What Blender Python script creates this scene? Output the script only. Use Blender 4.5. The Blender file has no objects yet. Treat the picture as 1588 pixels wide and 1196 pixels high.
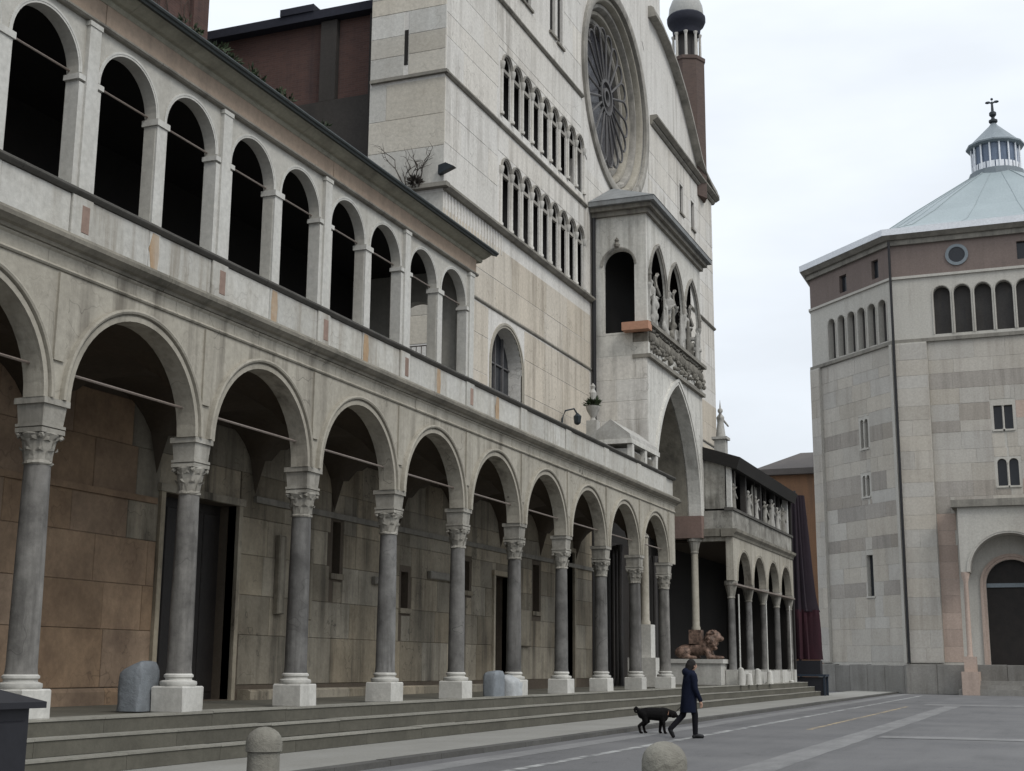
import bpy, bmesh, math, random
from mathutils import Vector, Matrix
random.seed(7)
S = bpy.context.scene
COL = S.collection
R = math.radians

# ------------------------------------------------------------------ camera
cam_d = bpy.data.cameras.new('camera'); cam = bpy.data.objects.new('camera', cam_d); COL.objects.link(cam)
HEAD, PITCH, ROLL, EYE = R(22.0), R(11.65), R(0.45), 1.5
fw = Vector((-math.sin(HEAD)*math.cos(PITCH), math.cos(HEAD)*math.cos(PITCH), math.sin(PITCH)))
rt = Vector((math.cos(HEAD), math.sin(HEAD), 0)); up = rt.cross(fw)
r2 = rt*math.cos(ROLL)+up*math.sin(ROLL); u2 = -rt*math.sin(ROLL)+up*math.cos(ROLL)
M = Matrix((r2, u2, -fw)).transposed().to_4x4(); M.translation = Vector((0, 0, EYE))
cam.matrix_world = M
cam_d.sensor_width = 36.0; cam_d.lens = 36.0*2100/1588; cam_d.clip_start = 0.1; cam_d.clip_end = 3000
S.camera = cam

# ------------------------------------------------------------------ sky, sun, exposure
SUN_EL, SUN_AZ = R(48), math.atan2(0.88, -0.48)      # azimuth measured from +Y towards +X
w = bpy.data.worlds.new('World'); S.world = w; w.use_nodes = True
nt = w.node_tree; nt.nodes.clear()
def wn(t, **k):
    n = nt.nodes.new(t)
    for a, b in k.items(): setattr(n, a, b)
    return n
L = nt.links.new
out = wn('ShaderNodeOutputWorld'); bg = wn('ShaderNodeBackground'); bg.inputs['Strength'].default_value = 0.1
sky = wn('ShaderNodeTexSky', sky_type='NISHITA', sun_disc=False, sun_elevation=SUN_EL, sun_rotation=SUN_AZ, air_density=1.0, dust_density=3.0)
tc = wn('ShaderNodeTexCoord'); sep = wn('ShaderNodeSeparateXYZ'); L(tc.outputs['Generated'], sep.inputs[0])
# overcast deck: (1 + 2 sin(elevation)) / 3, broken by soft cloud noise
mr = wn('ShaderNodeMapRange'); mr.inputs['From Min'].default_value = 0; mr.inputs['From Max'].default_value = 1
mr.inputs['To Min'].default_value = 7.3; mr.inputs['To Max'].default_value = 15.8; L(sep.outputs['Z'], mr.inputs['Value'])
mp = wn('ShaderNodeMapping'); mp.inputs['Scale'].default_value = (1.6, 1.6, 5.0); L(tc.outputs['Generated'], mp.inputs['Vector'])
nz = wn('ShaderNodeTexNoise'); nz.inputs['Scale'].default_value = 1.7; nz.inputs['Detail'].default_value = 5; nz.inputs['Roughness'].default_value = 0.5
L(mp.outputs[0], nz.inputs['Vector'])
m2 = wn('ShaderNodeMapRange'); m2.inputs['From Min'].default_value = 0.3; m2.inputs['From Max'].default_value = 0.7
m2.inputs['To Min'].default_value = 0.90; m2.inputs['To Max'].default_value = 1.15; L(nz.outputs['Fac'], m2.inputs['Value'])
mul = wn('ShaderNodeMath', operation='MULTIPLY'); L(mr.outputs[0], mul.inputs[0]); L(m2.outputs[0], mul.inputs[1])
tint = wn('ShaderNodeVectorMath', operation='SCALE'); tint.inputs[0].default_value = (0.93, 0.985, 1.05); L(mul.outputs[0], tint.inputs['Scale'])
mix = wn('ShaderNodeMix', data_type='RGBA'); mix.inputs['Factor'].default_value = 0.88
L(sky.outputs[0], mix.inputs['A']); L(tint.outputs[0], mix.inputs['B'])
L(mix.outputs['Result'], bg.inputs['Color']); L(bg.outputs[0], out.inputs[0])
sd = bpy.data.lights.new('sun', 'SUN'); sd.energy = 1.45; sd.angle = R(20); sd.color = (1.0, 0.965, 0.91)
sun = bpy.data.objects.new('sun', sd); COL.objects.link(sun)
sdir = Vector((math.sin(SUN_AZ)*math.cos(SUN_EL), math.cos(SUN_AZ)*math.cos(SUN_EL), math.sin(SUN_EL)))
sun.rotation_euler = sdir.to_track_quat('Z', 'Y').to_euler(); sun.location = (20, -20, 60)
vs = S.view_settings; vs.view_transform = 'Standard'; vs.look = 'None'; vs.gamma = 1.0; vs.exposure = 0.08; vs.use_curve_mapping = False

# ------------------------------------------------------------------ materials
def mat(name, col, col2=None, var=0.5, scale=0.5, stain=0.0, stcol=(0.07, 0.06, 0.05), rnd=0.0, rough=0.88, bump=0.25,
        fine=9.0, metal=0.0, brick=None, warm=0.0, streak=(2.2, 2.2, 0.16), crack=0.0, spec=0.3):
    """stone / plaster / metal: two tones by large noise, stains run down, fine relief, optional tone per piece"""
    m = bpy.data.materials.new(name); m.use_nodes = True
    n = m.node_tree.nodes; l = m.node_tree.links.new; n.clear()
    def N(t, **k):
        q = n.new(t)
        for a, b in k.items(): setattr(q, a, b)
        return q
    o = N('ShaderNodeOutputMaterial'); b = N('ShaderNodeBsdfPrincipled'); l(b.outputs[0], o.inputs[0])
    b.inputs['Roughness'].default_value = rough; b.inputs['Metallic'].default_value = metal
    b.inputs['Specular IOR Level'].default_value = spec
    g = N('ShaderNodeNewGeometry')
    col2 = col2 or tuple(c*0.8 for c in col)
    def noise(sc, det=4, ro=0.55, vec=None):
        q = N('ShaderNodeTexNoise'); q.inputs['Scale'].default_value = sc; q.inputs['Detail'].default_value = det
        q.inputs['Roughness'].default_value = ro; l(vec or g.outputs['Position'], q.inputs['Vector']); return q
    def rng(src, a, bb, c, d):
        q = N('ShaderNodeMapRange'); q.inputs['From Min'].default_value = a; q.inputs['From Max'].default_value = bb
        q.inputs['To Min'].default_value = c; q.inputs['To Max'].default_value = d; l(src, q.inputs['Value']); return q.outputs[0]
    def mixc(f, A, B, mode='MIX'):
        q = N('ShaderNodeMix', data_type='RGBA', blend_type=mode)
        if isinstance(f, float): q.inputs['Factor'].default_value = f
        else: l(f, q.inputs['Factor'])
        for s, v in (('A', A), ('B', B)):
            if isinstance(v, tuple): q.inputs[s].default_value = (*v, 1)
            else: l(v, q.inputs[s])
        return q.outputs['Result']
    n1 = noise(scale, 6, 0.6); f1 = rng(n1.outputs['Fac'], 0.5-0.25/max(var, .01)*.5, 0.5+0.25/max(var, .01)*.5, 0, 1)
    c = mixc(f1, tuple(col), tuple(col2))
    n2 = noise(fine, 5, 0.7)
    c = mixc(1.0, c, mixc(rng(n2.outputs['Fac'], 0.3, 0.7, 0, 1), (0.84, 0.84, 0.84), (1.1, 1.1, 1.1)), 'MULTIPLY')
    bh = n2.outputs['Fac']
    if brick:
        sp = N('ShaderNodeSeparateXYZ'); l(g.outputs['Position'], sp.inputs[0])
        ad = N('ShaderNodeMath', operation='ADD'); l(sp.outputs['X'], ad.inputs[0]); l(sp.outputs['Y'], ad.inputs[1])
        cb = N('ShaderNodeCombineXYZ'); l(ad.outputs[0], cb.inputs['X']); l(sp.outputs['Z'], cb.inputs['Y'])
        bt = N('ShaderNodeTexBrick'); l(cb.outputs[0], bt.inputs['Vector']); bt.inputs['Scale'].default_value = 1.0
        bt.inputs['Brick Width'].default_value = 0.27; bt.inputs['Row Height'].default_value = 0.08; bt.inputs['Mortar Size'].default_value = 0.008
        bt.inputs['Color1'].default_value = (*brick[0], 1); bt.inputs['Color2'].default_value = (*brick[1], 1); bt.inputs['Mortar'].default_value = (*brick[2], 1)
        c = mixc(0.75, c, bt.outputs['Color'])
    if rnd:
        oi = N('ShaderNodeObjectInfo')
        vv = N('ShaderNodeCombineXYZ'); v = rng(oi.outputs['Random'], 0, 1, 1-rnd, 1+rnd*0.45)
        fr = N('ShaderNodeMath', operation='FRACT'); m7 = N('ShaderNodeMath', operation='MULTIPLY'); m7.inputs[1].default_value = 7.31
        l(oi.outputs['Random'], m7.inputs[0]); l(m7.outputs[0], fr.inputs[0])
        wv = rng(fr.outputs[0], 0, 1, 1-warm, 1+warm*0.3)
        mm = N('ShaderNodeMath', operation='MULTIPLY'); l(v, mm.inputs[0]); l(wv, mm.inputs[1])
        mg = N('ShaderNodeMath', operation='MULTIPLY'); l(v, mg.inputs[0]); l(rng(fr.outputs[0], 0, 1, 1-warm*.4, 1+warm*.12), mg.inputs[1])
        l(v, vv.inputs[0]); l(mg.outputs[0], vv.inputs[1]); l(mm.outputs[0], vv.inputs[2])
        c = mixc(1.0, c, vv.outputs[0], 'MULTIPLY')
    if stain:
        mp = N('ShaderNodeMapping'); mp.inputs['Scale'].default_value = streak; l(g.outputs['Position'], mp.inputs['Vector'])
        n3 = noise(1.0, 6, 0.65, mp.outputs[0]); n4 = noise(0.35, 3, 0.5)
        f = N('ShaderNodeMath', operation='MULTIPLY'); l(rng(n3.outputs['Fac'], 0.46, 0.66, 0, 1), f.inputs[0]); l(rng(n4.outputs['Fac'], 0.35, 0.65, 0.15, 1), f.inputs[1])
        f2 = N('ShaderNodeMath', operation='MULTIPLY'); l(f.outputs[0], f2.inputs[0]); f2.inputs[1].default_value = stain
        c = mixc(f2.outputs[0], c, tuple(stcol))
        n5 = noise(1.6, 7, 0.75)   # blotches of grime
        f3 = N('ShaderNodeMath', operation='MULTIPLY'); l(rng(n5.outputs['Fac'], 0.56, 0.72, 0, 1), f3.inputs[0]); f3.inputs[1].default_value = stain*0.5
        c = mixc(f3.outputs[0], c, tuple(stcol))
    if crack:
        n6 = noise(0.8, 3, 0.6); n7 = noise(0.3, 2, 0.5)
        sb_ = N('ShaderNodeMath', operation='SUBTRACT'); l(n6.outputs['Fac'], sb_.inputs[0]); sb_.inputs[1].default_value = 0.5
        ab = N('ShaderNodeMath', operation='ABSOLUTE'); l(sb_.outputs[0], ab.inputs[0])
        f4 = N('ShaderNodeMath', operation='MULTIPLY'); l(rng(ab.outputs[0], 0.0, 0.006, 1, 0), f4.inputs[0]); l(rng(n7.outputs['Fac'], 0.45, 0.6, 0, crack), f4.inputs[1])
        c = mixc(f4.outputs[0], c, tuple(x*.6 for x in stcol))
    l(c, b.inputs['Base Color'])
    if bump:
        bm_ = N('ShaderNodeBump'); bm_.inputs['Strength'].default_value = bump; bm_.inputs['Distance'].default_value = 0.03
        l(bh, bm_.inputs['Height']); l(bm_.outputs[0], b.inputs['Normal'])
    return m

MT = {}
MT['arcade'] = mat('arcade_stone', (0.41, 0.385, 0.325), (0.29, 0.268, 0.222), stain=0.9, stcol=(0.095, 0.083, 0.066), scale=0.45, crack=.8)
MT['mould'] = mat('arch_moulding_stone', (0.37, 0.345, 0.29), (0.27, 0.25, 0.205), stain=0.4, scale=0.9)
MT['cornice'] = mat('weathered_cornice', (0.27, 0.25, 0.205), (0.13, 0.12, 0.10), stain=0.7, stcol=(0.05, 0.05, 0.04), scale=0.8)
MT['parapet'] = mat('parapet_stone', (0.50, 0.495, 0.465), (0.42, 0.405, 0.36), stain=0.8, stcol=(0.17, 0.14, 0.10), scale=0.6, rnd=0.12, streak=(3.2, 3.2, 0.2), crack=.3)
MT['gallery'] = mat('gallery_plaster', (0.46, 0.45, 0.41), (0.39, 0.375, 0.335), stain=0.3, stcol=(0.2, 0.18, 0.14), scale=0.5)
MT['pilaster'] = mat('pilaster_plaster', (0.52, 0.515, 0.485), (0.45, 0.44, 0.40), stain=0.25, stcol=(0.2, 0.18, 0.15), scale=0.7)
MT['frieze'] = mat('tan_frieze_plaster', (0.36, 0.275, 0.205), (0.31, 0.245, 0.19), stain=0.25, scale=0.5)
MT['soffit'] = mat('eave_soffit', (0.33, 0.32, 0.255), (0.25, 0.24, 0.19), stain=0.4, scale=1.0)
MT['roofedge'] = mat('dark_copper_edge', (0.022, 0.03, 0.03), (0.035, 0.04, 0.038), rough=0.6, stain=0)
MT['sill'] = mat('dark_sill', (0.10, 0.095, 0.085), (0.06, 0.057, 0.05), scale=1.5)
MT['rust'] = mat('reddish_marble_inset', (0.33, 0.235, 0.19), (0.26, 0.18, 0.145), rnd=0.25, stain=0.2)
MT['orange'] = mat('orange_stained_stone', (0.40, 0.29, 0.18), (0.29, 0.19, 0.11), stain=0.8, scale=3.0, stcol=(0.45, 0.43, 0.38))
MT['shaft'] = mat('grey_granite_shaft', (0.19, 0.185, 0.175), (0.10, 0.097, 0.092), var=.9, stain=0.85, stcol=(0.045, 0.042, 0.038), streak=(5, 5, .5), crack=.8, scale=1.6, rough=0.7, rnd=.25, warm=.06)
MT['plinth'] = mat('pale_plinth_stone', (0.52, 0.51, 0.475), (0.42, 0.41, 0.375), stain=0.35, stcol=(0.16, 0.15, 0.13), scale=1.2, rnd=0.1)
MT['capital'] = mat('capital_stone', (0.37, 0.355, 0.315), (0.21, 0.195, 0.165), stain=0.85, stcol=(0.06, 0.055, 0.045), scale=2.0, rnd=.08)
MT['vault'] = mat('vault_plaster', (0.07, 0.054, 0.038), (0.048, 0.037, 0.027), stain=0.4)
MT['iron'] = mat('iron_rod', (0.22, 0.19, 0.17), (0.15, 0.12, 0.1), rough=0.6)
MT['inner_warm'] = mat('warm_brown_slab', (0.31, 0.225, 0.155), (0.19, 0.135, 0.093), var=.8, stain=0.45, crack=.5, scale=.9, streak=(1.3, 1.3, .7), stcol=(0.08, 0.055, 0.04), rnd=0.2, warm=.15)
MT['inner_grey'] = mat('cream_grey_slab', (0.37, 0.335, 0.265), (0.19, 0.165, 0.125), stain=0.9, stcol=(0.035, 0.03, 0.024), rnd=0.35, warm=.12, crack=.6, scale=.7)
MT['inner_base'] = mat('inner_wall_mortar', (0.10, 0.08, 0.06), (0.07, 0.055, 0.04))
MT['dark'] = mat('shaded_interior_plaster', (0.02, 0.018, 0.016), (0.012, 0.011, 0.01), bump=0)  # near black: shade behind the openings put into the colour
MT['door'] = mat('dark_wood_door', (0.022, 0.018, 0.015), (0.012, 0.01, 0.009), scale=2, rough=.6)
MT['facade'] = mat('facade_stone', (0.61, 0.595, 0.56), (0.545, 0.525, 0.485), stain=0.5, stcol=(0.22, 0.20, 0.17), scale=0.22, crack=.4)
MT['fslab'] = mat('facade_slab', (0.62, 0.605, 0.57), (0.55, 0.53, 0.485), stain=0.75, stcol=(0.2, 0.18, 0.155), scale=0.2, rnd=0.06, warm=0.05, crack=.4)
MT['fbeige'] = mat('beige_facade_slab', (0.54, 0.49, 0.415), (0.48, 0.44, 0.375), stain=0.75, stcol=(0.17, 0.147, 0.115), scale=0.25, rnd=0.06, warm=0.05, crack=.5)
MT['flank'] = mat('flank_slab', (0.53, 0.52, 0.48), (0.47, 0.45, 0.40), stain=0.4, stcol=(0.24, 0.22, 0.19), scale=0.4, rnd=0.2, warm=0.12, crack=.4)
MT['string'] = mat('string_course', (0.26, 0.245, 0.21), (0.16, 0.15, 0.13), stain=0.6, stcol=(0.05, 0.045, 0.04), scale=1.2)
MT['colonnette'] = mat('colonnette_marble', (0.55, 0.535, 0.50), (0.45, 0.43, 0.385), stain=0.35, scale=1.5, rnd=.12)
MT['recess'] = mat('shaded_recess', (0.06, 0.057, 0.055), (0.035, 0.033, 0.032), stain=0.5)  # shade of the recesses put into the colour; some posts share it
MT['rose'] = mat('rose_moulding', (0.36, 0.34, 0.30), (0.22, 0.21, 0.19), stain=0.7, stcol=(0.06, 0.057, 0.05), scale=1.4)
MT['tracery'] = mat('lead_tracery', (0.13, 0.125, 0.125), (0.08, 0.08, 0.08), scale=2)
MT['glass'] = mat('dusty_leaded_glass', (0.045, 0.045, 0.055), (0.03, 0.03, 0.038), rough=0.25, bump=0.15)
MT['porch'] = mat('porch_marble', (0.58, 0.57, 0.53), (0.50, 0.485, 0.44), stain=0.6, crack=.5, stcol=(0.14, 0.13, 0.11), scale=0.5)
MT['carved'] = mat('carved_relief', (0.27, 0.255, 0.22), (0.08, 0.074, 0.062), stain=0.7, stcol=(0.05, 0.045, 0.04), scale=2.2)
MT['statue'] = mat('statue_stone', (0.44, 0.43, 0.40), (0.27, 0.26, 0.235), stain=0.5, stcol=(0.07, 0.065, 0.06), scale=2.0)
MT['pink'] = mat('pink_marble', (0.46, 0.25, 0.165), (0.38, 0.21, 0.14), stain=.2)
MT['lion'] = mat('red_marble_lion', (0.25, 0.165, 0.125), (0.06, 0.04, 0.03), var=1.0, scale=7, stain=.8, stcol=(.02, .014, .012), bump=.6, rough=.6)
MT['reddish'] = mat('reddish_architrave', (0.22, 0.15, 0.125), (0.15, 0.11, 0.095), stain=.4)
MT['slate'] = mat('stone_roof', (0.24, 0.25, 0.25), (0.16, 0.165, 0.165), scale=1.5, stain=.3)
MT['brick'] = mat('old_brick', (0.105, 0.06, 0.05), (0.07, 0.042, 0.037), brick=((0.105, 0.058, 0.047), (0.075, 0.043, 0.037), (0.1, 0.075, 0.066)), stain=0.5, stcol=(0.03, 0.027, 0.03), scale=.35)
MT['brickdark'] = mat('dark_grey_masonry', (0.055, 0.05, 0.046), (0.036, 0.033, 0.03), stain=.4)
MT['dirty'] = mat('sooty_parapet', (0.33, 0.32, 0.285), (0.16, 0.15, 0.13), var=.9, stain=.9, stcol=(.05, .047, .04), streak=(3, 3, .3), scale=1.2, crack=.8, rnd=.15)
MT['turret'] = mat('turret_brick', (0.10, 0.07, 0.06), (0.07, 0.05, 0.044), brick=((0.105, 0.072, 0.06), (0.075, 0.052, 0.045), (0.1, 0.085, 0.075)), stain=.3)
MT['slateblue'] = mat('blue_slate_eave', (0.03, 0.032, 0.045), (0.022, 0.024, 0.034))
MT['dome'] = mat('grey_lead_dome', (0.36, 0.36, 0.34), (0.27, 0.27, 0.255), rough=.6)
MT['bslab'] = mat('baptistery_slab', (0.45, 0.43, 0.39), (0.39, 0.365, 0.325), stain=0.4, stcol=(0.2, 0.175, 0.15), rnd=0.10, warm=0.08, scale=.3)
MT['bgrey'] = mat('baptistery_grey_slab', (0.345, 0.32, 0.285), (0.295, 0.27, 0.24), stain=0.4, rnd=0.12, warm=.06)
MT['bwall'] = mat('baptistery_stone', (0.46, 0.445, 0.405), (0.40, 0.38, 0.335), stain=0.3, stcol=(0.2, 0.18, 0.155), scale=.3)
MT['bpink'] = mat('baptistery_pink_slab', (0.42, 0.33, 0.275), (0.36, 0.285, 0.24), stain=0.25, rnd=0.18)
MT['bbrick'] = mat('baptistery_brick_band', (0.19, 0.15, 0.132), (0.155, 0.123, 0.11), stain=0.25, rnd=.06)
MT['bdark'] = mat('dark_base_stone', (0.25, 0.24, 0.22), (0.16, 0.154, 0.14), stain=.4, rnd=.15)
MT['copper'] = mat('pale_green_copper', (0.28, 0.325, 0.335), (0.235, 0.275, 0.285), rough=0.55, stain=.2, stcol=(.2, .25, .25), scale=.3)
MT['pipe'] = mat('black_iron_pipe', (0.016, 0.016, 0.018), (0.012, 0.012, 0.013), rough=.6)
MT['lead'] = mat('grey_lead', (0.20, 0.23, 0.25), (0.15, 0.175, 0.19), rough=.5)
MT['white'] = mat('white_painted_metal', (0.75, 0.77, 0.79), (0.68, 0.70, 0.73), rough=.5, bump=0)
MT['finial'] = mat('dark_bronze', (0.03, 0.04, 0.045), (0.02, 0.025, 0.03), rough=.5)
MT['pane'] = mat('window_glass', (0.03, 0.033, 0.038), (0.02, 0.022, 0.026), rough=.15, bump=.05)
MT['lpane'] = mat('lantern_glass', (0.16, 0.20, 0.27), (0.10, 0.13, 0.18), rough=.15, bump=.05)
MT['ochre'] = mat('orange_plaster', (0.27, 0.15, 0.085), (0.22, 0.125, 0.075), stain=.5)
MT['tileroof'] = mat('grey_brown_roof', (0.13, 0.115, 0.105), (0.1, 0.09, 0.085), stain=.2)
MT['road'] = mat('asphalt', (0.145, 0.143, 0.142), (0.10, 0.099, 0.101), scale=.3, fine=22, bump=.3, stain=.45, stcol=(.055, .055, .055), streak=(1.0, .10, 1), crack=.5)
MT['band'] = mat('pale_stone_strip', (0.21, 0.208, 0.205), (0.15, 0.149, 0.147), scale=.8, fine=14, bump=.2, stain=.7, stcol=(.1, .1, .1), streak=(2, .3, 1))
MT['line'] = mat('worn_white_line', (0.33, 0.33, 0.32), (0.13, 0.13, 0.13), var=1.2, scale=2.2, fine=12, bump=.1)
MT['yellow'] = mat('worn_yellow_line', (0.38, 0.30, 0.18), (0.14, 0.13, 0.12), var=1.2, scale=2.2, fine=12, bump=.1)
MT['walk'] = mat('pavement_stone', (0.26, 0.255, 0.235), (0.21, 0.205, 0.185), scale=.5, fine=18, bump=.15, stain=.25, stcol=(.13, .12, .1), streak=(1.5, .25, 1))
MT['kerb'] = mat('kerb_stone', (0.10, 0.097, 0.09), (0.065, 0.063, 0.058), scale=1, rnd=.12, stain=.3)  # darkened: the kerb's shadow line put into the stone colour
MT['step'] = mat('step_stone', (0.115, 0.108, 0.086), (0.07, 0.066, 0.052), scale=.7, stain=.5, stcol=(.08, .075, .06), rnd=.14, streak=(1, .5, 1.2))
MT['tread'] = mat('lit_tread_stone', (0.27, 0.26, 0.225), (0.19, 0.182, 0.155), scale=.8, stain=.4, stcol=(.1, .095, .08), rnd=.12, streak=(1, .5, 1.2))  # paler than the risers: light on upward faces put into the colour
MT['tarp'] = mat('grey_tarpaulin', (0.20, 0.22, 0.235), (0.155, 0.17, 0.185), rough=.65, bump=.9, fine=5, stain=.4)
MT['tarpw'] = mat('white_block', (0.44, 0.455, 0.46), (0.34, 0.355, 0.36), rough=.75, bump=.7, fine=5, stain=.4)
MT['bin'] = mat('black_bin', (0.018, 0.018, 0.022), (0.014, 0.014, 0.018), rough=.45, bump=.05)
MT['bollard'] = mat('stone_bollard', (0.24, 0.23, 0.195), (0.165, 0.157, 0.13), scale=4, stain=.7, bump=.8, fine=16, crack=.6)
MT['drape'] = mat('maroon_drape', (0.04, 0.010, 0.016), (0.022, 0.008, 0.012), rough=.9, bump=.1)
MT['drapedark'] = mat('dark_purple_drape', (0.022, 0.014, 0.02), (0.015, 0.011, 0.016), rough=.9, bump=.1)
MT['bluebox'] = mat('dark_blue_box', (0.025, 0.035, 0.05), (0.02, 0.028, 0.04), rough=.5)
MT['darkroof'] = mat('dark_roof', (0.022, 0.02, 0.018), (0.014, 0.013, 0.012))
MT['twig'] = mat('bare_twig', (0.06, 0.05, 0.04), (0.04, 0.035, 0.03))
MT['leaf'] = mat('weed_leaf', (0.05, 0.07, 0.035), (0.035, 0.05, 0.025))
MT['coat'] = mat('navy_coat', (0.010, 0.013, 0.026), (0.007, 0.009, 0.018), rough=.95, bump=.35, fine=14, spec=.08)
MT['trouser'] = mat('black_trousers', (0.012, 0.012, 0.015), (0.007, 0.007, 0.009), rough=.95, spec=.08)
MT['skin'] = mat('skin', (0.40, 0.25, 0.18), (0.36, 0.22, 0.16), rough=.6, bump=0)
MT['hair'] = mat('dark_hair', (0.012, 0.01, 0.009), (0.009, 0.008, 0.007))
MT['shoe'] = mat('black_shoe', (0.010, 0.010, 0.011), (0.008, 0.008, 0.009), rough=.6)
MT['fur'] = mat('black_fur', (0.011, 0.010, 0.010), (0.006, 0.006, 0.006), rough=.9, bump=.8, fine=34, spec=.08)
MT['furlight'] = mat('pale_fur', (0.12, 0.11, 0.10), (0.08, 0.075, 0.07))

# ------------------------------------------------------------------ mesh helpers
WLOC = {}; KIDS = {}
class Fr:
    """a wall frame: u along the wall, d outwards, z up"""
    def __init__(s, o, u, n): s.o, s.u, s.n = Vector(o), Vector(u).normalized(), Vector(n).normalized()
    def p(s, u, d, z): v = s.o+s.u*u+s.n*d; return (v.x, v.y, z)
class MB:
    def __init__(s): s.v = []; s.f = []
    def add(s, vs, fs):
        b = len(s.v); s.v += [tuple(x) for x in vs]; s.f += [tuple(i+b for i in f) for f in fs]; return s
    def hexa(s, q):   # 8 points: bottom 4, top 4
        return s.add(q, [(0, 3, 2, 1), (4, 5, 6, 7), (0, 1, 5, 4), (1, 2, 6, 5), (2, 3, 7, 6), (3, 0, 4, 7)])
    def box(s, x0, x1, y0, y1, z0, z1):
        return s.hexa([(x0, y0, z0), (x1, y0, z0), (x1, y1, z0), (x0, y1, z0), (x0, y0, z1), (x1, y0, z1), (x1, y1, z1), (x0, y1, z1)])
    def fbox(s, fr, u0, u1, d0, d1, z0, z1):
        p = fr.p
        return s.hexa([p(u0, d0, z0), p(u1, d0, z0), p(u1, d1, z0), p(u0, d1, z0), p(u0, d0, z1), p(u1, d0, z1), p(u1, d1, z1), p(u0, d1, z1)])
    def slab(s, fr, u0, u1, z0, z1, d0, d1, c=0.012):   # chamfered slab
        p = fr.p; e = d1-c
        v = [p(u0, d0, z0), p(u1, d0, z0), p(u1, d0, z1), p(u0, d0, z1), p(u0, e, z0), p(u1, e, z0), p(u1, e, z1), p(u0, e, z1),
             p(u0+c, d1, z0+c), p(u1-c, d1, z0+c), p(u1-c, d1, z1-c), p(u0+c, d1, z1-c)]
        f = [(8, 9, 10, 11)]
        for i in range(4):
            j = (i+1) % 4; f += [(i, j, 4+j, 4+i), (4+i, 4+j, 8+j, 8+i)]
        return s.add(v, f)
    def prism(s, fr, poly, d0, d1):   # poly of (u,z)
        n = len(poly); v = [fr.p(a, d0, b) for a, b in poly]+[fr.p(a, d1, b) for a, b in poly]
        return s.add(v, [tuple(range(n)), tuple(range(2*n-1, n-1, -1))]+[(i, (i+1) % n, n+(i+1) % n, n+i) for i in range(n)])
    def sweep(s, fr, path, prof, closed=False):
        """path of (u,z); prof of (offset outward from path normal, d); builds a moulding"""
        n = len(path); m = len(prof); v = []
        for i in range(n):
            a = path[(i-1) % n] if (closed or i) else path[i]; b = path[(i+1) % n] if (closed or i < n-1) else path[i]
            t = Vector((b[0]-a[0], b[1]-a[1])); t.normalize(); nx, nz_ = -t.y, t.x
            for o, d in prof: v.append(fr.p(path[i][0]+nx*o, d, path[i][1]+nz_*o))
        f = []
        for i in range(n if closed else n-1):
            for j in range(m):
                a, b = i*m+j, i*m+(j+1) % m; c, d = ((i+1) % n)*m+(j+1) % m, ((i+1) % n)*m+j
                f.append((a, b, c, d))
        if not closed: f += [tuple(range(m)), tuple(range(n*m-1, n*m-m-1, -1))]
        return s.add(v, f)
    def lathe(s, c, prof, seg=20, sx=1, sy=1):
        v = []; f = []
        for r, z in prof:
            for k in range(seg):
                a = 2*math.pi*k/seg; v.append((c[0]+r*sx*math.cos(a), c[1]+r*sy*math.sin(a), c[2]+z))
        n = len(prof)
        for i in range(n-1):
            for k in range(seg):
                k2 = (k+1) % seg; f.append((i*seg+k, i*seg+k2, (i+1)*seg+k2, (i+1)*seg+k))
        f += [tuple(range(seg-1, -1, -1)), tuple((n-1)*seg+k for k in range(seg))]
        return s.add(v, f)
    def tube(s, pts, rad, seg=8):
        pts = [Vector(p) for p in pts]; n = len(pts); v = []; f = []
        rad = rad if isinstance(rad, (list, tuple)) else [rad]*n
        for i in range(n):
            t = (pts[min(i+1, n-1)]-pts[max(i-1, 0)]).normalized()
            a = t.cross(Vector((0, 0, 1)) if abs(t.z) < .9 else Vector((1, 0, 0))).normalized(); b = t.cross(a)
            for k in range(seg):
                an = 2*math.pi*k/seg; v.append(pts[i]+(a*math.cos(an)+b*math.sin(an))*rad[i])
        for i in range(n-1):
            for k in range(seg):
                k2 = (k+1) % seg; f.append((i*seg+k, i*seg+k2, (i+1)*seg+k2, (i+1)*seg+k))
        f += [tuple(range(seg-1, -1, -1)), tuple((n-1)*seg+k for k in range(seg))]
        return s.add(v, f)
    def ball(s, c, r, seg=14, rings=9, rot=None):
        r = r if isinstance(r, (tuple, list)) else (r, r, r); v = []; f = []
        for i in range(rings+1):
            t = math.pi*i/rings
            for k in range(seg):
                a = 2*math.pi*k/seg; q = Vector((r[0]*math.sin(t)*math.cos(a), r[1]*math.sin(t)*math.sin(a), r[2]*math.cos(t)))
                if rot: q = rot @ q
                v.append(Vector(c)+q)
        for i in range(rings):
            for k in range(seg):
                k2 = (k+1) % seg; f.append((i*seg+k, (i+1)*seg+k, (i+1)*seg+k2, i*seg+k2))
        return s.add(v, f)
    def limb(s, a, ra, b, rb, seg=12):   # capsule with taper
        a, b = Vector(a), Vector(b); s.tube([a, a.lerp(b, .5), b], [ra, (ra+rb)/2, rb], seg); s.ball(a, ra, seg, 8); s.ball(b, rb, seg, 8); return s
    def mesh(s, c, smooth=False):
        me = bpy.data.meshes.new('m'); me.from_pydata([(x-c[0], y-c[1], z-c[2]) for x, y, z in s.v], [], s.f)
        bm = bmesh.new(); bm.from_mesh(me); bmesh.ops.remove_doubles(bm, verts=bm.verts, dist=1e-5); bmesh.ops.recalc_face_normals(bm, faces=bm.faces); bm.to_mesh(me); bm.free()
        if smooth: me.shade_smooth(); me.set_sharp_from_angle(angle=R(38))
        return me
    def centre(s):
        return tuple((min(v[i] for v in s.v)+max(v[i] for v in s.v))/2 for i in range(3))
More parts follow.
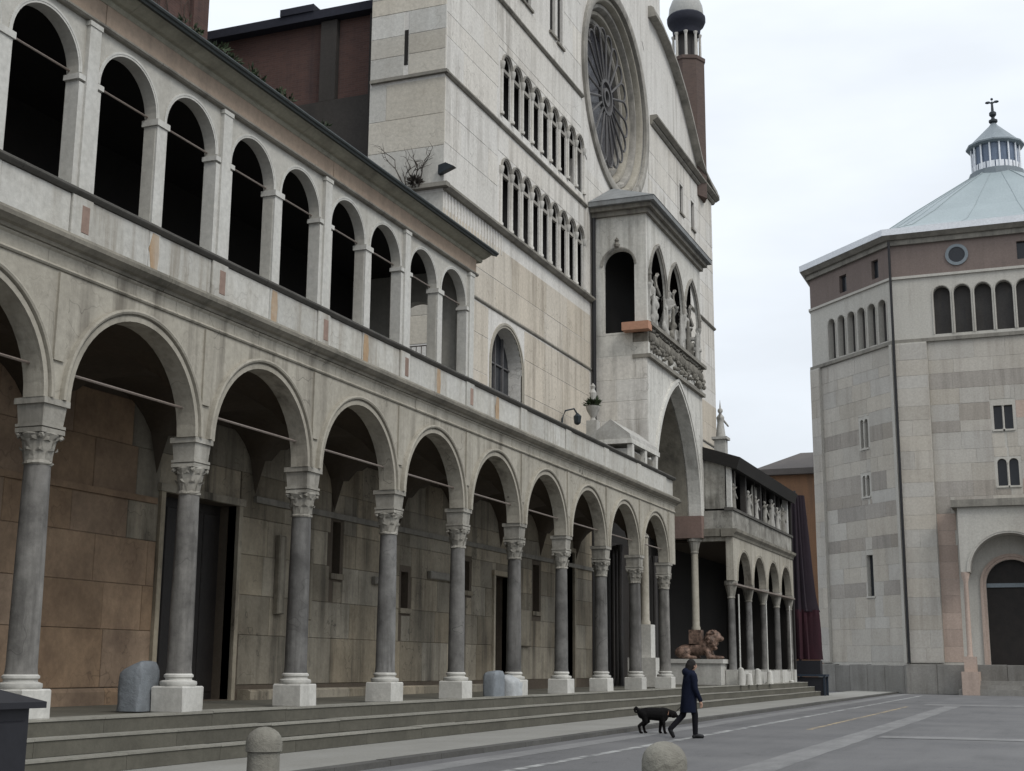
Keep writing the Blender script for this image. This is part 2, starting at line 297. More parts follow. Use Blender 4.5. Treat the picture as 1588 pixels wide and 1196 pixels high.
def place(name, me, m, c, parent=None):
    o = bpy.data.objects.new(name, me); COL.objects.link(o)
    if m is not None and not me.materials: me.materials.append(MT[m] if isinstance(m, str) else m)
    if parent: o.parent = parent; KIDS.setdefault(parent.name, []).append(o); pw = WLOC[parent]; o.location = (c[0]-pw[0], c[1]-pw[1], c[2]-pw[2])
    else: o.location = c
    WLOC[o] = tuple(c); return o
def part(name, mb, m, parent=None, smooth=False):
    c = mb.centre(); me = mb.mesh(c, smooth); me.name = name; return place(name, me, m, c, parent)
def tag(o, label, cat, group=None):
    o['label'] = label; o['category'] = cat
    if group: o['group'] = group
    return o
def thing(name, loc, label, cat, group=None):
    o = bpy.data.objects.new(name, None); COL.objects.link(o); o.location = loc; o.empty_display_size = .3; WLOC[o] = tuple(loc); return tag(o, label, cat, group)
def copy_part(src, delta, parent, label=None):
    """copy of a part and of its sub-parts, moved by delta"""
    o = src.copy(); COL.objects.link(o); c = tuple(WLOC[src][i]+delta[i] for i in range(3)); o.parent = parent
    pw = WLOC[parent]; o.location = tuple(c[i]-pw[i] for i in range(3)); WLOC[o] = c
    KIDS.setdefault(parent.name, []).append(o)
    for ch in list(KIDS.get(src.name, [])): copy_part(ch, delta, o)
    return o
def struct(o): o['kind'] = 'structure'; return o
def skin_mesh(mb, voxel, smooth=2):
    """fuse overlapping volumes into one continuous skin"""
    c = mb.centre(); me = mb.mesh(c); o = bpy.data.objects.new('tmp', me); COL.objects.link(o)
    r = o.modifiers.new('r', 'REMESH'); r.mode = 'VOXEL'; r.voxel_size = voxel
    if smooth: q = o.modifiers.new('s', 'SMOOTH'); q.iterations = smooth; q.factor = .6
    dg = bpy.context.evaluated_depsgraph_get(); dg.update()
    nm = bpy.data.meshes.new_from_object(o.evaluated_get(dg)); bpy.data.objects.remove(o); nm.shade_smooth(); return nm, c
def skin_part(name, mb, m, parent, voxel, smooth=2):
    nm, c = skin_mesh(mb, voxel, smooth); nm.name = name; return place(name, nm, m, c, parent)

# arches ---------------------------------------------------------------
def curve(op, n=18):
    """outline of the head of an opening from left springing to right springing; op = (uc, half, zb, zs, kind, rise)"""
    uc, a, zb, zs, kind = op[:5]
    if kind == 'round': return [(uc-a*math.cos(math.pi*i/n), zs+a*math.sin(math.pi*i/n)) for i in range(n+1)]
    if kind == 'point':
        h = op[5]; Rr = (a*a+h*h)/(2*a); t1 = math.asin(min(1, h/Rr)); k = n//2
        l = [(uc-a+Rr-Rr*math.cos(t1*i/k), zs+Rr*math.sin(t1*i/k)) for i in range(k+1)]
        return l+[(2*uc-x, z) for x, z in reversed(l[:-1])]
    return [(uc-a, zs), (uc+a, zs)]
def arch_wall(fr, u0, u1, z0, z1, ops, d0, d1, n=18):
    mb = MB(); ops = sorted(ops, key=lambda o: o[0]); us = u0
    def quad(a, b, c, d, dd): mb.add([fr.p(*x[:1], dd, x[1]) for x in (a, b, c, d)], [(0, 1, 2, 3)])
    for op in ops+[None]:
        ue = op[0]-op[1] if op else u1
        if ue > us+1e-4:
            for dd in (d0, d1): quad((us, z0), (ue, z0), (ue, z1), (us, z1), dd)
        if not op: break
        uc, a, zb, zs = op[:4]; cv = curve(op, n)
        if zb > z0+1e-4:
            for dd in (d0, d1): quad((uc-a, z0), (uc+a, z0), (uc+a, zb), (uc-a, zb), dd)
        for i in range(len(cv)-1):
            for dd in (d0, d1): quad(cv[i], cv[i+1], (cv[i+1][0], z1), (cv[i][0], z1), dd)
        ring = [(uc-a, zb)]+cv+[(uc+a, zb)]
        for i in range(len(ring)-1):
            A, B = ring[i], ring[i+1]; mb.add([fr.p(A[0], d0, A[1]), fr.p(B[0], d0, B[1]), fr.p(B[0], d1, B[1]), fr.p(A[0], d1, A[1])], [(0, 1, 2, 3)])
        if zb > z0+1e-4: mb.add([fr.p(uc-a, d0, zb), fr.p(uc+a, d0, zb), fr.p(uc+a, d1, zb), fr.p(uc-a, d1, zb)], [(0, 1, 2, 3)])
        us = uc+a
    mb.add([fr.p(u0, d0, z1), fr.p(u1, d0, z1), fr.p(u1, d1, z1), fr.p(u0, d1, z1)], [(0, 1, 2, 3)])
    us = u0
    for op in ops+[None]:      # underside, only between openings that reach it
        if op and op[2] > z0+1e-4: continue
        ue = op[0]-op[1] if op else u1
        mb.add([fr.p(us, d0, z0), fr.p(ue, d0, z0), fr.p(ue, d1, z0), fr.p(us, d1, z0)], [(0, 1, 2, 3)])
        if op: us = op[0]+op[1]
    for u in (u0, u1): mb.add([fr.p(u, d0, z0), fr.p(u, d0, z1), fr.p(u, d1, z1), fr.p(u, d1, z0)], [(0, 1, 2, 3)])
    return mb
def ring(fr, op, r0, r1, d0, d1, n=18, foot=None):
    """archivolt between offsets r0..r1 from the opening edge"""
    uc, a, zb, zs = op[:4]; cv = curve(op, n); pts = ([(uc-a, foot)] if foot is not None else [])+cv+([(uc+a, foot)] if foot is not None else [])
    e = (d1-d0)*.35
    return MB().sweep(fr, pts, [(r0, d0), (r0, d1-e), (r0+(r1-r0)*.45, d1-e), (r0+(r1-r0)*.5, d1), (r1, d1), (r1, d0)])
def subtract(rects, hole):
    o = []
    for (a, b, c, d) in rects:
        h0, h1, k0, k1 = hole
        if h0 >= b or h1 <= a or k0 >= d or k1 <= c: o.append((a, b, c, d)); continue
        if a < h0: o.append((a, h0, c, d))
        if h1 < b: o.append((h1, b, c, d))
        m0, m1 = max(a, h0), min(b, h1)
        if c < k0: o.append((m0, m1, c, k0))
        if k1 < d: o.append((m0, m1, k1, d))
    return o
def clad(fr, u0, u1, z0, z1, wd, ht, holes, parent, m, d0, d1, name='stone_slab', gap=.012, mpick=None, jit=.35, rows=None):
    rng_ = random.Random(int(u0*10+z0*100+wd*7)); nr = rows or max(1, round((z1-z0)/ht)); h = (z1-z0)/nr
    zz = [z0+h*i for i in range(nr+1)]
    for i in range(1, nr): zz[i] += rng_.uniform(-.18, .18)*h
    for i in range(nr):
        u = u0+rng_.uniform(-.5, 0)*wd; cuts = []
        while u < u1:
            e = u+wd*rng_.uniform(1-jit, 1+jit)
            if u1-e < .3*wd: e = u1
            cuts.append((max(u, u0), min(e, u1))); u = e
        for a, b in cuts:
            if b-a < .15: continue
            rc = [(a, b, zz[i], zz[i+1])]
            for hl in holes: rc = subtract(rc, hl)
            for (p, q, r, s) in rc:
                if q-p < .22 or s-r < .16: continue
                mb = MB().slab(fr, p+gap/2, q-gap/2, r+gap/2, s-gap/2, d0, d1+rng_.uniform(-.004, .004))
                part(name, mb, mpick((p+q)/2, (r+s)/2, rng_) if mpick else m, parent)
# ================================================================== the ground
RZ = -0.09                                     # road level; the pavement by the steps is z = 0
mb = MB(); n = 40
mb.add([(-900, -400, RZ), (900, -400, RZ), (900, 1500, RZ), (-900, 1500, RZ)], [(0, 1, 2, 3)])
struct(part('road', mb, 'road'))
def sheet(x0, x1, y0, y1, z, wob=0.0, st=1.0):
    mb = MB(); rr = random.Random(int(x0*31+y0)); k = max(2, int((y1-y0)/st)); v = []
    for i in range(k+1):
        y = y0+(y1-y0)*i/k; v += [(x0+rr.uniform(-wob, wob), y, z), (x1+rr.uniform(-wob, wob), y, z)]
    mb.add(v, [(2*i, 2*i+1, 2*i+3, 2*i+2) for i in range(k)]); return mb
struct(part('stone_strip', sheet(-9.62, -9.08, 2, 96, RZ+.004, .02), 'band'))
struct(part('painted_line', sheet(-8.14, -7.94, 6, 84, RZ+.004, .015), 'line'))
struct(part('stone_strip', sheet(-5.0, -4.35, 2, 62, RZ+.004, .02), 'band'))
struct(part('painted_line', sheet(-6.42, -6.28, 36.5, 60, RZ+.004, .02), 'yellow'))
struct(part('stone_strip', MB().add([(-4.2, 33.0, RZ+.008), (40, 34.5, RZ+.008), (40, 35.9, RZ+.008), (-4.2, 34.1, RZ+.008)], [(0, 1, 2, 3)]), 'band'))
struct(part('stone_strip', MB().add([(-6.0, 62.5, RZ+.008), (40, 64.5, RZ+.008), (40, 67.0, RZ+.008), (-6.0, 64.8, RZ+.008)], [(0, 1, 2, 3)]), 'band'))
# pavement with its kerb stones
pv = struct(part('pavement', MB().box(-13.2, -10.32, -6, 98, RZ-.05, 0.0), 'walk'))
y = -6.0
while y < 97:
    ln = random.uniform(1.7, 2.4); part('kerb_stone', MB().box(-10.318, -10.06, y+.006, y+ln-.006, RZ-.05, 0.006+random.uniform(-.004, .004)), 'kerb', pv); y += ln
# three steps of long blocks; the portico stands on the top one
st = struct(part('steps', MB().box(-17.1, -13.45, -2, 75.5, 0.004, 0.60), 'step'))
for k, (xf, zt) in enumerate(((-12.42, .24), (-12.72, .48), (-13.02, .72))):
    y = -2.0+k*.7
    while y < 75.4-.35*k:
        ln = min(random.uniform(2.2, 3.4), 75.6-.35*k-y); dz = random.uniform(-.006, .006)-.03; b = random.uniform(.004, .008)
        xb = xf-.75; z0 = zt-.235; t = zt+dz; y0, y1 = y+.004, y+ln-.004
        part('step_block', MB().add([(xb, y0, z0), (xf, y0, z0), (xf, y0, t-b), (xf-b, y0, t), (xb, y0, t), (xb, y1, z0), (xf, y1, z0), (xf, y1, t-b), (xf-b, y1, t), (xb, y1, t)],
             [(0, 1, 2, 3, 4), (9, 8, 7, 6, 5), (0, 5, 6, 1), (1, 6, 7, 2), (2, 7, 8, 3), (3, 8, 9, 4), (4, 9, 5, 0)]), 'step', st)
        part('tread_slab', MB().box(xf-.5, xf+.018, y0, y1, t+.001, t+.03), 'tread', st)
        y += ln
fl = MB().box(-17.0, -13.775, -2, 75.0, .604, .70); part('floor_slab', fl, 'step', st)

# ================================================================== the long portico with its gallery
XF = -13.25; TH = .32; SP = 3.665; C0 = 15.25; ZF = .72; ZS = 5.18; RA = 1.55
YE = 49.1                                        # far end of this portico
FA = Fr((XF, 0, 0), (0, 1, 0), (1, 0, 0))        # u = y, d = x-XF
P1 = thing('portico', (XF, 30, ZF), 'long cream stone portico with round arches below and a dark arched gallery above', 'portico')
ks = list(range(-2, 10))
def make_column(x, y, zb, ztop, r, parent, pw=.31, capm='capital', shm='shaft', tall=.95, seed=0):
    """shaft > plinth, base, capital, impost_block"""
    zs0 = zb+.40+.20; zc = ztop-tall; q = (x, y, 0)
    pr = [(r*1.06, zs0-.02), (r*1.0, zs0+.1)]+[(r*(1-.13*t**1.6), zs0+.1+(zc-zs0-.1)*t) for t in (0.25, .5, .75, 1.0)]
    sh = part('column', MB().lathe((x, y, 0), pr, 24), shm, parent, True)
    pl = MB(); b = .012
    for (a, z0, z1) in ((pw, zb-.01, zb+.40),): pl.lathe((x, y, 0), [(a*1.414-b, z0), (a*1.414, z0+b), (a*1.414, z1-b*2), (a*1.414-b*2, z1)], 4)
    rot = math.pi/4; pl.v = [(x+(vx-x)*math.cos(rot)-(vy-y)*math.sin(rot), y+(vx-x)*math.sin(rot)+(vy-y)*math.cos(rot), vz) for vx, vy, vz in pl.v]
    jg = random.Random(seed)
    def rough_up(mb, a, zl): mb.v = [(vx+jg.uniform(-a, a), vy+jg.uniform(-a, a), vz+(jg.uniform(-a, a) if zl[0] < vz < zl[1] else 0)) for vx, vy, vz in mb.v]; return mb
    part('plinth', rough_up(pl, .006, (zb, zb+.39)), 'plinth', sh)
    part('base', MB().lathe((x, y, zb+.40), [(pw*.96, .0), (pw*1.02, .03), (pw*1.0, .075), (r*1.1, .095), (r*1.07, .125), (r*1.2, .145), (r*1.2, .175), (r*1.04, .20)], 24), 'plinth', sh, True)
    c = MB().lathe((x, y, zc), [(r*.9, 0), (r*1.0, .02), (r*.98, .05), (r*.9, .06), (r*1.0, .2), (r*1.1, .36), (r*1.25, .44), (r*1.15, .46)], 16)
    for k in range(8):      # two tiers of leaves and the corner scrolls
        a = k*math.pi/4
        for (z0, hh, rr, off) in ((.06, .19, .92, 0), (.20, .2, .98, math.pi/8)):
            aa = a+off; ca, sa = math.cos(aa), math.sin(aa); wv = r*.34
            pts = [(r*rr*.93, -wv, z0), (r*rr*.93, wv, z0), (r*rr*1.08, wv*.9, z0+hh*.7), (r*rr*1.08, -wv*.9, z0+hh*.7), (r*rr*1.32, wv*.4, z0+hh), (r*rr*1.32, -wv*.4, z0+hh), (r*rr*1.3, 0, z0+hh*.78)]
            c.add([(x+p*ca-q_*sa, y+p*sa+q_*ca, zc+z) for p, q_, z in pts], [(0, 1, 2, 3), (3, 2, 4, 5), (5, 4, 6), (3, 5, 6), (2, 6, 4)])
        if k % 2: c.ball((x+r*1.34*math.cos(a), y+r*1.34*math.sin(a), zc+.415), r*.2, 8, 6)
    c.box(x-r*1.12, x+r*1.12, y-r*1.12, y+r*1.12, zc+.455, zc+.52)
    part('capital', rough_up(c, .011, (zc, zc+.45)), capm, sh)
    if tall > .7:
        h0 = zc+.525; im = MB(); a0, a1 = r*1.0, r*1.13
        im.hexa([(x-a0, y-a0, h0), (x+a0, y-a0, h0), (x+a0, y+a0, h0), (x-a0, y+a0, h0), (x-a1, y-a1, ztop-.09), (x+a1, y-a1, ztop-.09), (x+a1, y+a1, ztop-.09), (x-a1, y+a1, ztop-.09)])
        im.box(x-a1*1.14, x+a1*1.14, y-a1*1.14, y+a1*1.14, ztop-.088, ztop)
        im.box(x-a1*1.02, x+a1*1.02, y-a1*1.02, y+a1*1.02, h0+.012, h0+.055)
        part('impost_block', im, capm, sh)
    return sh
XC = -13.46
kinds = [make_column(XC, C0+SP*k, ZF, ZS, .205+(.008, -.006, .004, 0, -.01)[k], P1, .295, seed=k) for k in range(5)]
for k in ks:
    if not 0 <= k < 5: q = (k*3+1) % 5; copy_part(kinds[q], (0, SP*(k-q), 0), P1)
ops = [(C0+SP*(k+.5), RA, ZS, ZS, 'round') for k in ks[:-1]]
y_l, y_r = C0+SP*ks[0]-.29, YE
part('arcade_wall', arch_wall(FA, y_l, y_r, ZS+.001, 7.08, ops, -TH, 0, 24), 'arcade', P1)
for i, k in enumerate(ks[:-1]):
    op = ops[i]
    if i == 0: am = part('archivolt', MB().sweep(FA, curve(op, 30), [(0, -.01), (0, .05), (.085, .05), (.09, .025), (.115, .025), (.12, .085), (.15, .10), (.185, .085), (.19, -.01)]), 'mould', P1); tr = part('tie_rod', MB().tube([(XC+.02, op[0]-1.5, 5.66), (XC+.02, op[0]+1.5, 5.66)], .022, 6), 'iron', P1)
    else: copy_part(am, (0, SP*i, 0), P1); copy_part(tr, (0, SP*i, 0), P1)
for k in ks:    # flat strips above the columns
    y = C0+SP*k; b = MB().fbox(FA, y-.11, y+.11, -.01, .035, 5.75, 7.05); part('lesene', b, 'mould', P1)
# architrave, frieze and cornice in long lengths
def lengths(z0, z1, prof, name, m, y0, y1, ln, parent=P1, fr=FA):
    y = y0
    while y < y1-.2:
        e = min(y1, y+ln*random.uniform(.8, 1.2)); e = y1 if y1-e < .6 else e; dd = random.uniform(-.006, .006)
        poly = [(d+dd, z) for d, z in prof]; n = len(poly)
        v = [fr.p(y+.004, d, z) for d, z in poly]+[fr.p(e-.004, d, z) for d, z in poly]
        part(name, MB().add(v, [tuple(range(n)), tuple(range(2*n-1, n-1, -1))]+[(i, (i+1) % n, n+(i+1) % n, n+i) for i in range(n)]), m, parent); y = e
lengths(0, 0, [(-.5, 7.085), (.03, 7.085), (.05, 7.11), (.03, 7.14), (.015, 7.15), (.015, 7.32), (.05, 7.35), (.05, 7.37), (-.5, 7.37)], 'frieze_block', 'arcade', y_l, y_r, 1.85)
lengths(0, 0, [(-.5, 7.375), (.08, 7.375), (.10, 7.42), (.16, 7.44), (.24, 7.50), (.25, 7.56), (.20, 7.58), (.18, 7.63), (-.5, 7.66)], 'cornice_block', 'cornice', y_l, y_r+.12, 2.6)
# parapet: a pale panel per half bay, dark coping above, reddish insets at the bay lines
G0 = 15.5; GP = 3.62                               # gallery bay lines
ZP0, ZP1, ZSILL = 7.665, 8.31, 8.42
part('parapet_core', MB().fbox(FA, y_l, y_r, -.29, -.06, 7.662, ZP1), 'parapet', P1)
gl = [G0+GP*k for k in range(-3, 10)]
gl[-1] = min(gl[-1], YE)
for k in range(len(gl)-1):
    a, b = gl[k], gl[k+1]
    if a > YE-.6: break
    b = min(b, YE); mid = (a+b)/2
    segs = [(a+.26, mid-.15), (mid+.15, b-.22)] if k < 9 else [(a+.26, b-.04)]
    for (p, q) in segs:
        if q-p > .2: part('parapet_panel', MB().slab(FA, p, q, ZP0, ZP1, -.06, random.uniform(-.005, .006), .01), 'parapet', P1)
    part('parapet_panel', MB().slab(FA, a-.21, a+.25, ZP0, ZP1, -.06, .035, .01), 'parapet', P1)
    if k < 8: part('marble_inset', MB().slab(FA, a+.0, a+.17, ZP0+.1, ZP1-.12, .02, .042, .006), 'rust', P1)
    if k < 9:
        o_ = k in (3, 4, 5, 6, 7)
        part('parapet_panel', MB().slab(FA, mid-.14, mid+.14, ZP0, ZP1, -.06, .008, .008), 'parapet', P1)
        if o_: part('stained_patch', MB().prism(FA, [(mid-.1+random.uniform(-.04, .04), ZP0+.04), (mid+.09, ZP0+.02), (mid+.11+random.uniform(-.03, .03), ZP0+.3), (mid+.09, ZP1-.03), (mid-.07, ZP1-.02), (mid-.12+random.uniform(-.03, .03), ZP0+.35)], .0, .013), 'orange', P1)
lengths(0, 0, [(-.3, ZP1+.003), (.03, ZP1+.003), (.07, ZP1+.04), (.085, ZP1+.06), (.085, ZSILL-.02), (.06, ZSILL), (-.3, ZSILL)], 'coping', 'sill', y_l, y_r+.03, 3.1)
# gallery
ZGS, RG = 10.24, .71; GE = 30.27
gk = range(-3, 4); gops = []
for k in gk:
    y = G0+GP*k; gops += [(y+.25+RG, RG, ZSILL+.005, ZGS, 'round'), (y+.25+RG*2+.28+RG, RG, ZSILL+.005, ZGS, 'round')]
gy0 = G0-3*GP-.25
part('gallery_wall', arch_wall(FA, gy0, GE, ZSILL+.004, 11.12, gops, -.25, -.03, 22), 'gallery', P1)
for i, op in enumerate(gops):
    part('gallery_archivolt', ring(FA, op, .0, .07, -.035, -.012, 22), 'pilaster', P1)
    part('tie_rod', MB().tube([(XF-.2, op[0]-RG, ZGS+.04), (XF-.2, op[0]+RG, ZGS+.04)], .018, 6), 'iron', P1)
for k in list(gk)+[4]:
    y = G0+GP*k
    q = part('pilaster', MB().fbox(FA, y-.13, y+.13, -.035, .045, ZSILL+.006, 11.11), 'pilaster', P1)
    part('pilaster_cap', MB().fbox(FA, y-.15, y+.15, -.035, .06, 11.04, 11.117), 'pilaster', q)
    for s_ in (-1, 1):
        if k == 4 and s_ > 0: continue
        j = part('jamb_strip', MB().fbox(FA, min(y+s_*.132, y+s_*.252), max(y+s_*.132, y+s_*.252), -.24, .008, ZSILL+.006, ZGS-.16), 'pilaster', P1)
        part('jamb_cap', MB().fbox(FA, min(y+s_*.137, y+s_*.29), max(y+s_*.137, y+s_*.29), -.27, .03, ZGS-.125, ZGS-.04), 'pilaster', j)
    if k < 4:
        yc = y+.25+RG*2+.14
        c_ = part('gallery_pier', MB().fbox(FA, yc-.13, yc+.13, -.258, .012, ZSILL+.006, ZGS-.13), 'pilaster', P1)
        part('pier_cap', MB().fbox(FA, yc-.165, yc+.165, -.285, .04, ZGS-.125, ZGS-.02), 'pilaster', c_)
lengths(0, 0, [(-.45, 11.123), (.05, 11.123), (.08, 11.15), (.08, 11.18), (.03, 11.20), (-.45, 11.20)], 'gallery_moulding', 'string', gy0, GE+.05, 6)
lengths(0, 0, [(-.45, 11.203), (.02, 11.203), (.02, 11.55), (-.45, 11.55)], 'frieze_panel', 'frieze', gy0, GE, 3.6)
lengths(0, 0, [(-.45, 11.553), (.03, 11.553), (.06, 11.59), (.06, 11.63), (.13, 11.64), (.26, 11.70), (.34, 11.77), (-.45, 11.78)], 'eave_moulding', 'soffit', gy0, GE+.3, 4.5)
part('roof_edge', MB().sweep(Fr((0, 0, 0), (1, 0, 0), (0, 1, 0)), [(XF+.43, 11.785), (-17.2, 13.3)], [(0, gy0), (0, GE+.42), (.075, GE+.42), (.075, gy0)]), 'roofedge', P1)
part('gutter', MB().tube([(XF+.42, gy0, 11.79), (XF+.42, GE+.42, 11.79)], .04, 8), 'roofedge', P1)
# the inside of the gallery: back wall, ceiling, floor and the pale end wall with its arch
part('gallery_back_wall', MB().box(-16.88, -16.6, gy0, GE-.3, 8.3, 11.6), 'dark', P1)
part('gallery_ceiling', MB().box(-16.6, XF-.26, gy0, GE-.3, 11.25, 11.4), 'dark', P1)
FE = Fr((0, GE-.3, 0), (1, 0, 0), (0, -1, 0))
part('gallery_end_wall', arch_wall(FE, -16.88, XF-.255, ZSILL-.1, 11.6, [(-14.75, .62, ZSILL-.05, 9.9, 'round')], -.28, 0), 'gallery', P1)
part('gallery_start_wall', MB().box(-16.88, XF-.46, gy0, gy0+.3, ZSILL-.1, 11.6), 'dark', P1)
part('terrace_floor', MB().box(-16.88, XF-.43, y_l, YE, 7.7, 8.0), 'sill', P1)
# railing seen through the last arches
rl = MB()
for i in range(9): rl.tube([(-15.33+.145*i, GE-.25, ZSILL-.05), (-15.33+.145*i, GE-.25, ZSILL+.95)], .012, 5)
rl.tube([(-15.36, GE-.25, ZSILL+.95), (-14.14, GE-.25, ZSILL+.95)], .016, 5); part('railing', rl, 'iron', P1)
# cross vaults, one per bay
def vault_mesh(yc):
    mb = MB(); nn = 14; x0, x1 = XF-TH, -16.88; v = []
    for i in range(nn+1):
        for j in range(nn+1):
            a = -1+2*i/nn; b = -1+2*j/nn
            z = max(math.sqrt(max(0, 1-a*a))*RA, math.sqrt(max(0, 1-b*b))*1.5)
            v.append((x0+(x1-x0)*(b+1)/2, yc+a*SP/2, ZS+.06+z))
    mb.add(v, [(i*(nn+1)+j, i*(nn+1)+j+1, (i+1)*(nn+1)+j+1, (i+1)*(nn+1)+j) for i in range(nn) for j in range(nn)]); return mb
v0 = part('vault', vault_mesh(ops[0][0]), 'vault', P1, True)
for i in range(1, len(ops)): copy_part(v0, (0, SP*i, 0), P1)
# inner wall: slabs between doors, warm brown on the near stretch
XI = -16.9; FI = Fr((XI, 0, 0), (0, 1, 0), (1, 0, 0))
doors = [(24.2, 1.35, ZF, 4.9, 'rect'), (41.0, .62, ZF, 4.3, 'rect'), (47.2, .8, ZF, 5.6, 'rect')]
slits = [(30.1, .2, 3.7, 5.0, 'rect'), (34.0, .22, 3.0, 4.0, 'rect'), (38.2, .25, 3.7, 4.6, 'rect'), (44.2, .3, 3.3, 4.9, 'rect'), (38.6, .16, 1.4, 2.1, 'rect')]
part('inner_wall', arch_wall(FI, y_l-6, 50.3, ZF-.1, 8.3, [o for o in doors+slits[:4]], -.6, 0), 'inner_base', P1)
hol = [(o[0]-o[1]-.14, o[0]+o[1]+.14, o[2]-.2, o[3]+.16) for o in doors+slits[:4]]
def pick(u, z, r): return 'inner_warm' if u+(.8 if z > 3.5 else 0) < 22.9 else 'inner_grey'
clad(FI, 13.0, 50.2, 1.02, 6.6, 1.75, .93, hol, P1, None, .002, .018, mpick=pick, gap=.006)
for o in doors:
    d_ = part('door', MB().fbox(FI, o[0]-o[1]-.02, o[0]+o[1]+.02, -.5, -.42, ZF-.05, o[3]+.02), 'door', P1)
    for i in range(4):
        w_ = o[1]*2/4; part('door_panel', MB().slab(FI, o[0]-o[1]+w_*i+.05, o[0]-o[1]+w_*(i+1)-.05, ZF+.15, o[3]-.2, -.421, -.395, .015), 'door', d_)
    for s_ in (-1, 1): part('door_jamb', MB().fbox(FI, o[0]+s_*(o[1]+.07)-.07, o[0]+s_*(o[1]+.07)+.07, -.2, .09, ZF-.02, o[3]+.0), 'inner_grey', P1)
    part('door_lintel', MB().fbox(FI, o[0]-o[1]-.2, o[0]+o[1]+.2, -.2, .12, o[3]+.003, o[3]+.16), 'inner_grey', P1)
for o in slits[:4]:
    part('niche_back', MB().fbox(FI, o[0]-o[1]-.01, o[0]+o[1]+.01, -.35, -.3, o[2]-.01, o[3]+.01), 'dark', P1)
    part('niche_frame', MB().fbox(FI, o[0]-o[1]-.13, o[0]+o[1]+.13, -.05, .07, o[2]-.14, o[2]), 'inner_grey', P1)
lengths(0, 0, [(.0, ZF-.02), (.34, ZF-.02), (.34, ZF+.16), (.28, ZF+.2), (.0, ZF+.2)], 'wall_bench', 'inner_grey', 25.9, 40.2, 2.4, P1, FI)
lengths(0, 0, [(.0, ZF-.02), (.10, ZF-.02), (.10, ZF+.22), (.05, ZF+.29), (.0, ZF+.29)], 'wall_base', 'inner_warm', 13.0, 22.7, 2.4, P1, FI)
part('wall_string', MB().fbox(FI, 26.2, 50.2, .0, .10, 5.06, 5.2), 'string', P1)
part('wall_string', MB().fbox(FI, y_l, 22.6, .0, .08, 4.62, 4.74), 'inner_warm', P1)
# tomb slabs and wall monuments between the doors
for (a, b, z0, z1) in ((27.2, 27.5, 2.6, 4.4), (28.6, 28.75, 2.5, 4.2), (32.0, 33.2, 3.55, 3.75), (35.4, 37.2, 3.9, 4.12), (42.4, 43.4, 2.1, 3.3)):
    part('wall_monument', MB().slab(FI, a, b, z0, z1, .03, .16, .03), 'string' if z1-z0 < .4 else 'inner_grey', P1)
# ================================================================== the cathedral behind: facade, flank, nave wall
YC, ZC = 53.95, 26.3                              # centre of the rose window
Y0, Y1 = 36.0, 71.6
CA = thing('cathedral', (XI, 53.9, ZF), 'tall pale stone church facade with rose window and rows of blind arcades', 'church')
low = [(41.3+.974*(i)-.2, .36, 16.12, 18.25, 'round') for i in range(9)]
upr = [(41.3+.974*(i)-.2, .36, 20.15, 22.1, 'round') for i in range(9)]
awin = (41.35, 1.37, 8.6, 11.3, 'round')
part('facade_wall', arch_wall(FI, Y0, Y1, 8.3, 13.0, [awin], -.6, 0), 'facade', CA)
part('facade_wall', arch_wall(FI, Y0, Y1, 13.0, 16.0, [], -.6, 0), 'facade', CA)
part('facade_wall', arch_wall(FI, Y0, Y1, 16.0, 19.8, low, -.07, 0, 12), 'facade', CA)
part('facade_wall', arch_wall(FI, Y0, YC-4.5, 19.8, 24.4, upr, -.07, 0, 12), 'facade', CA)
part('facade_wall', arch_wall(FI, YC-4.5, YC+4.5, 19.8, 21.8, [], -.6, 0), 'facade', CA)
rw = [(65.0, .33, 24.35, 25.9, 'rect'), (67.3, .33, 24.2, 25.75, 'rect')]
part('facade_wall', arch_wall(FI, YC+4.5, Y1, 19.8, 27.4, rw, -.13, 0), 'facade', CA)
uw = [(42.3, .3, 25.4, 27.9, 'round'), (43.15, .3, 25.4, 27.9, 'round'), (45.75, .3, 25.5, 27.75, 'round'), (46.6, .3, 25.4, 27.6, 'round')]
part('facade_wall', arch_wall(FI, Y0, YC-4.5, 24.4, 33.0, uw, -.13, 0, 12), 'facade', CA)
# square field round the rose
mb = MB(); nn = 64; RH = 4.42; v = []
for dd in (-.6, 0):
    for i in range(nn):
        a = 2*math.pi*i/nn+math.pi/nn; c, s = math.cos(a), math.sin(a); k = 4.5/max(abs(c), abs(s))
        v += [FI.p(YC+RH*c, dd, ZC+RH*s), FI.p(YC+k*c, dd, ZC+k*s)]
for i in range(nn):
    j = (i+1) % nn
    mb_f = [(2*i, 2*i+1, 2*j+1, 2*j), (2*nn+2*i, 2*nn+2*i+1, 2*nn+2*j+1, 2*nn+2*j), (2*i, 2*j, 2*nn+2*j, 2*nn+2*i)]
    mb.f += mb_f
mb.v = v; part('rose_field', mb, 'facade', CA)
for (cx, cz) in ((-1, -1), (1, -1), (-1, 1), (1, 1)):   # corners of the field
    part('rose_field', MB().prism(FI, [(YC+cx*4.5, ZC+cz*4.5), (YC+cx*4.5, ZC+cz*4.2), (YC+cx*4.2, ZC+cz*4.5)], -.3, -.001), 'facade', CA)
part('facade_wall', MB().fbox(FI, YC-4.5, 61.4, -.6, 0, 30.8, 36.5), 'facade', CA)
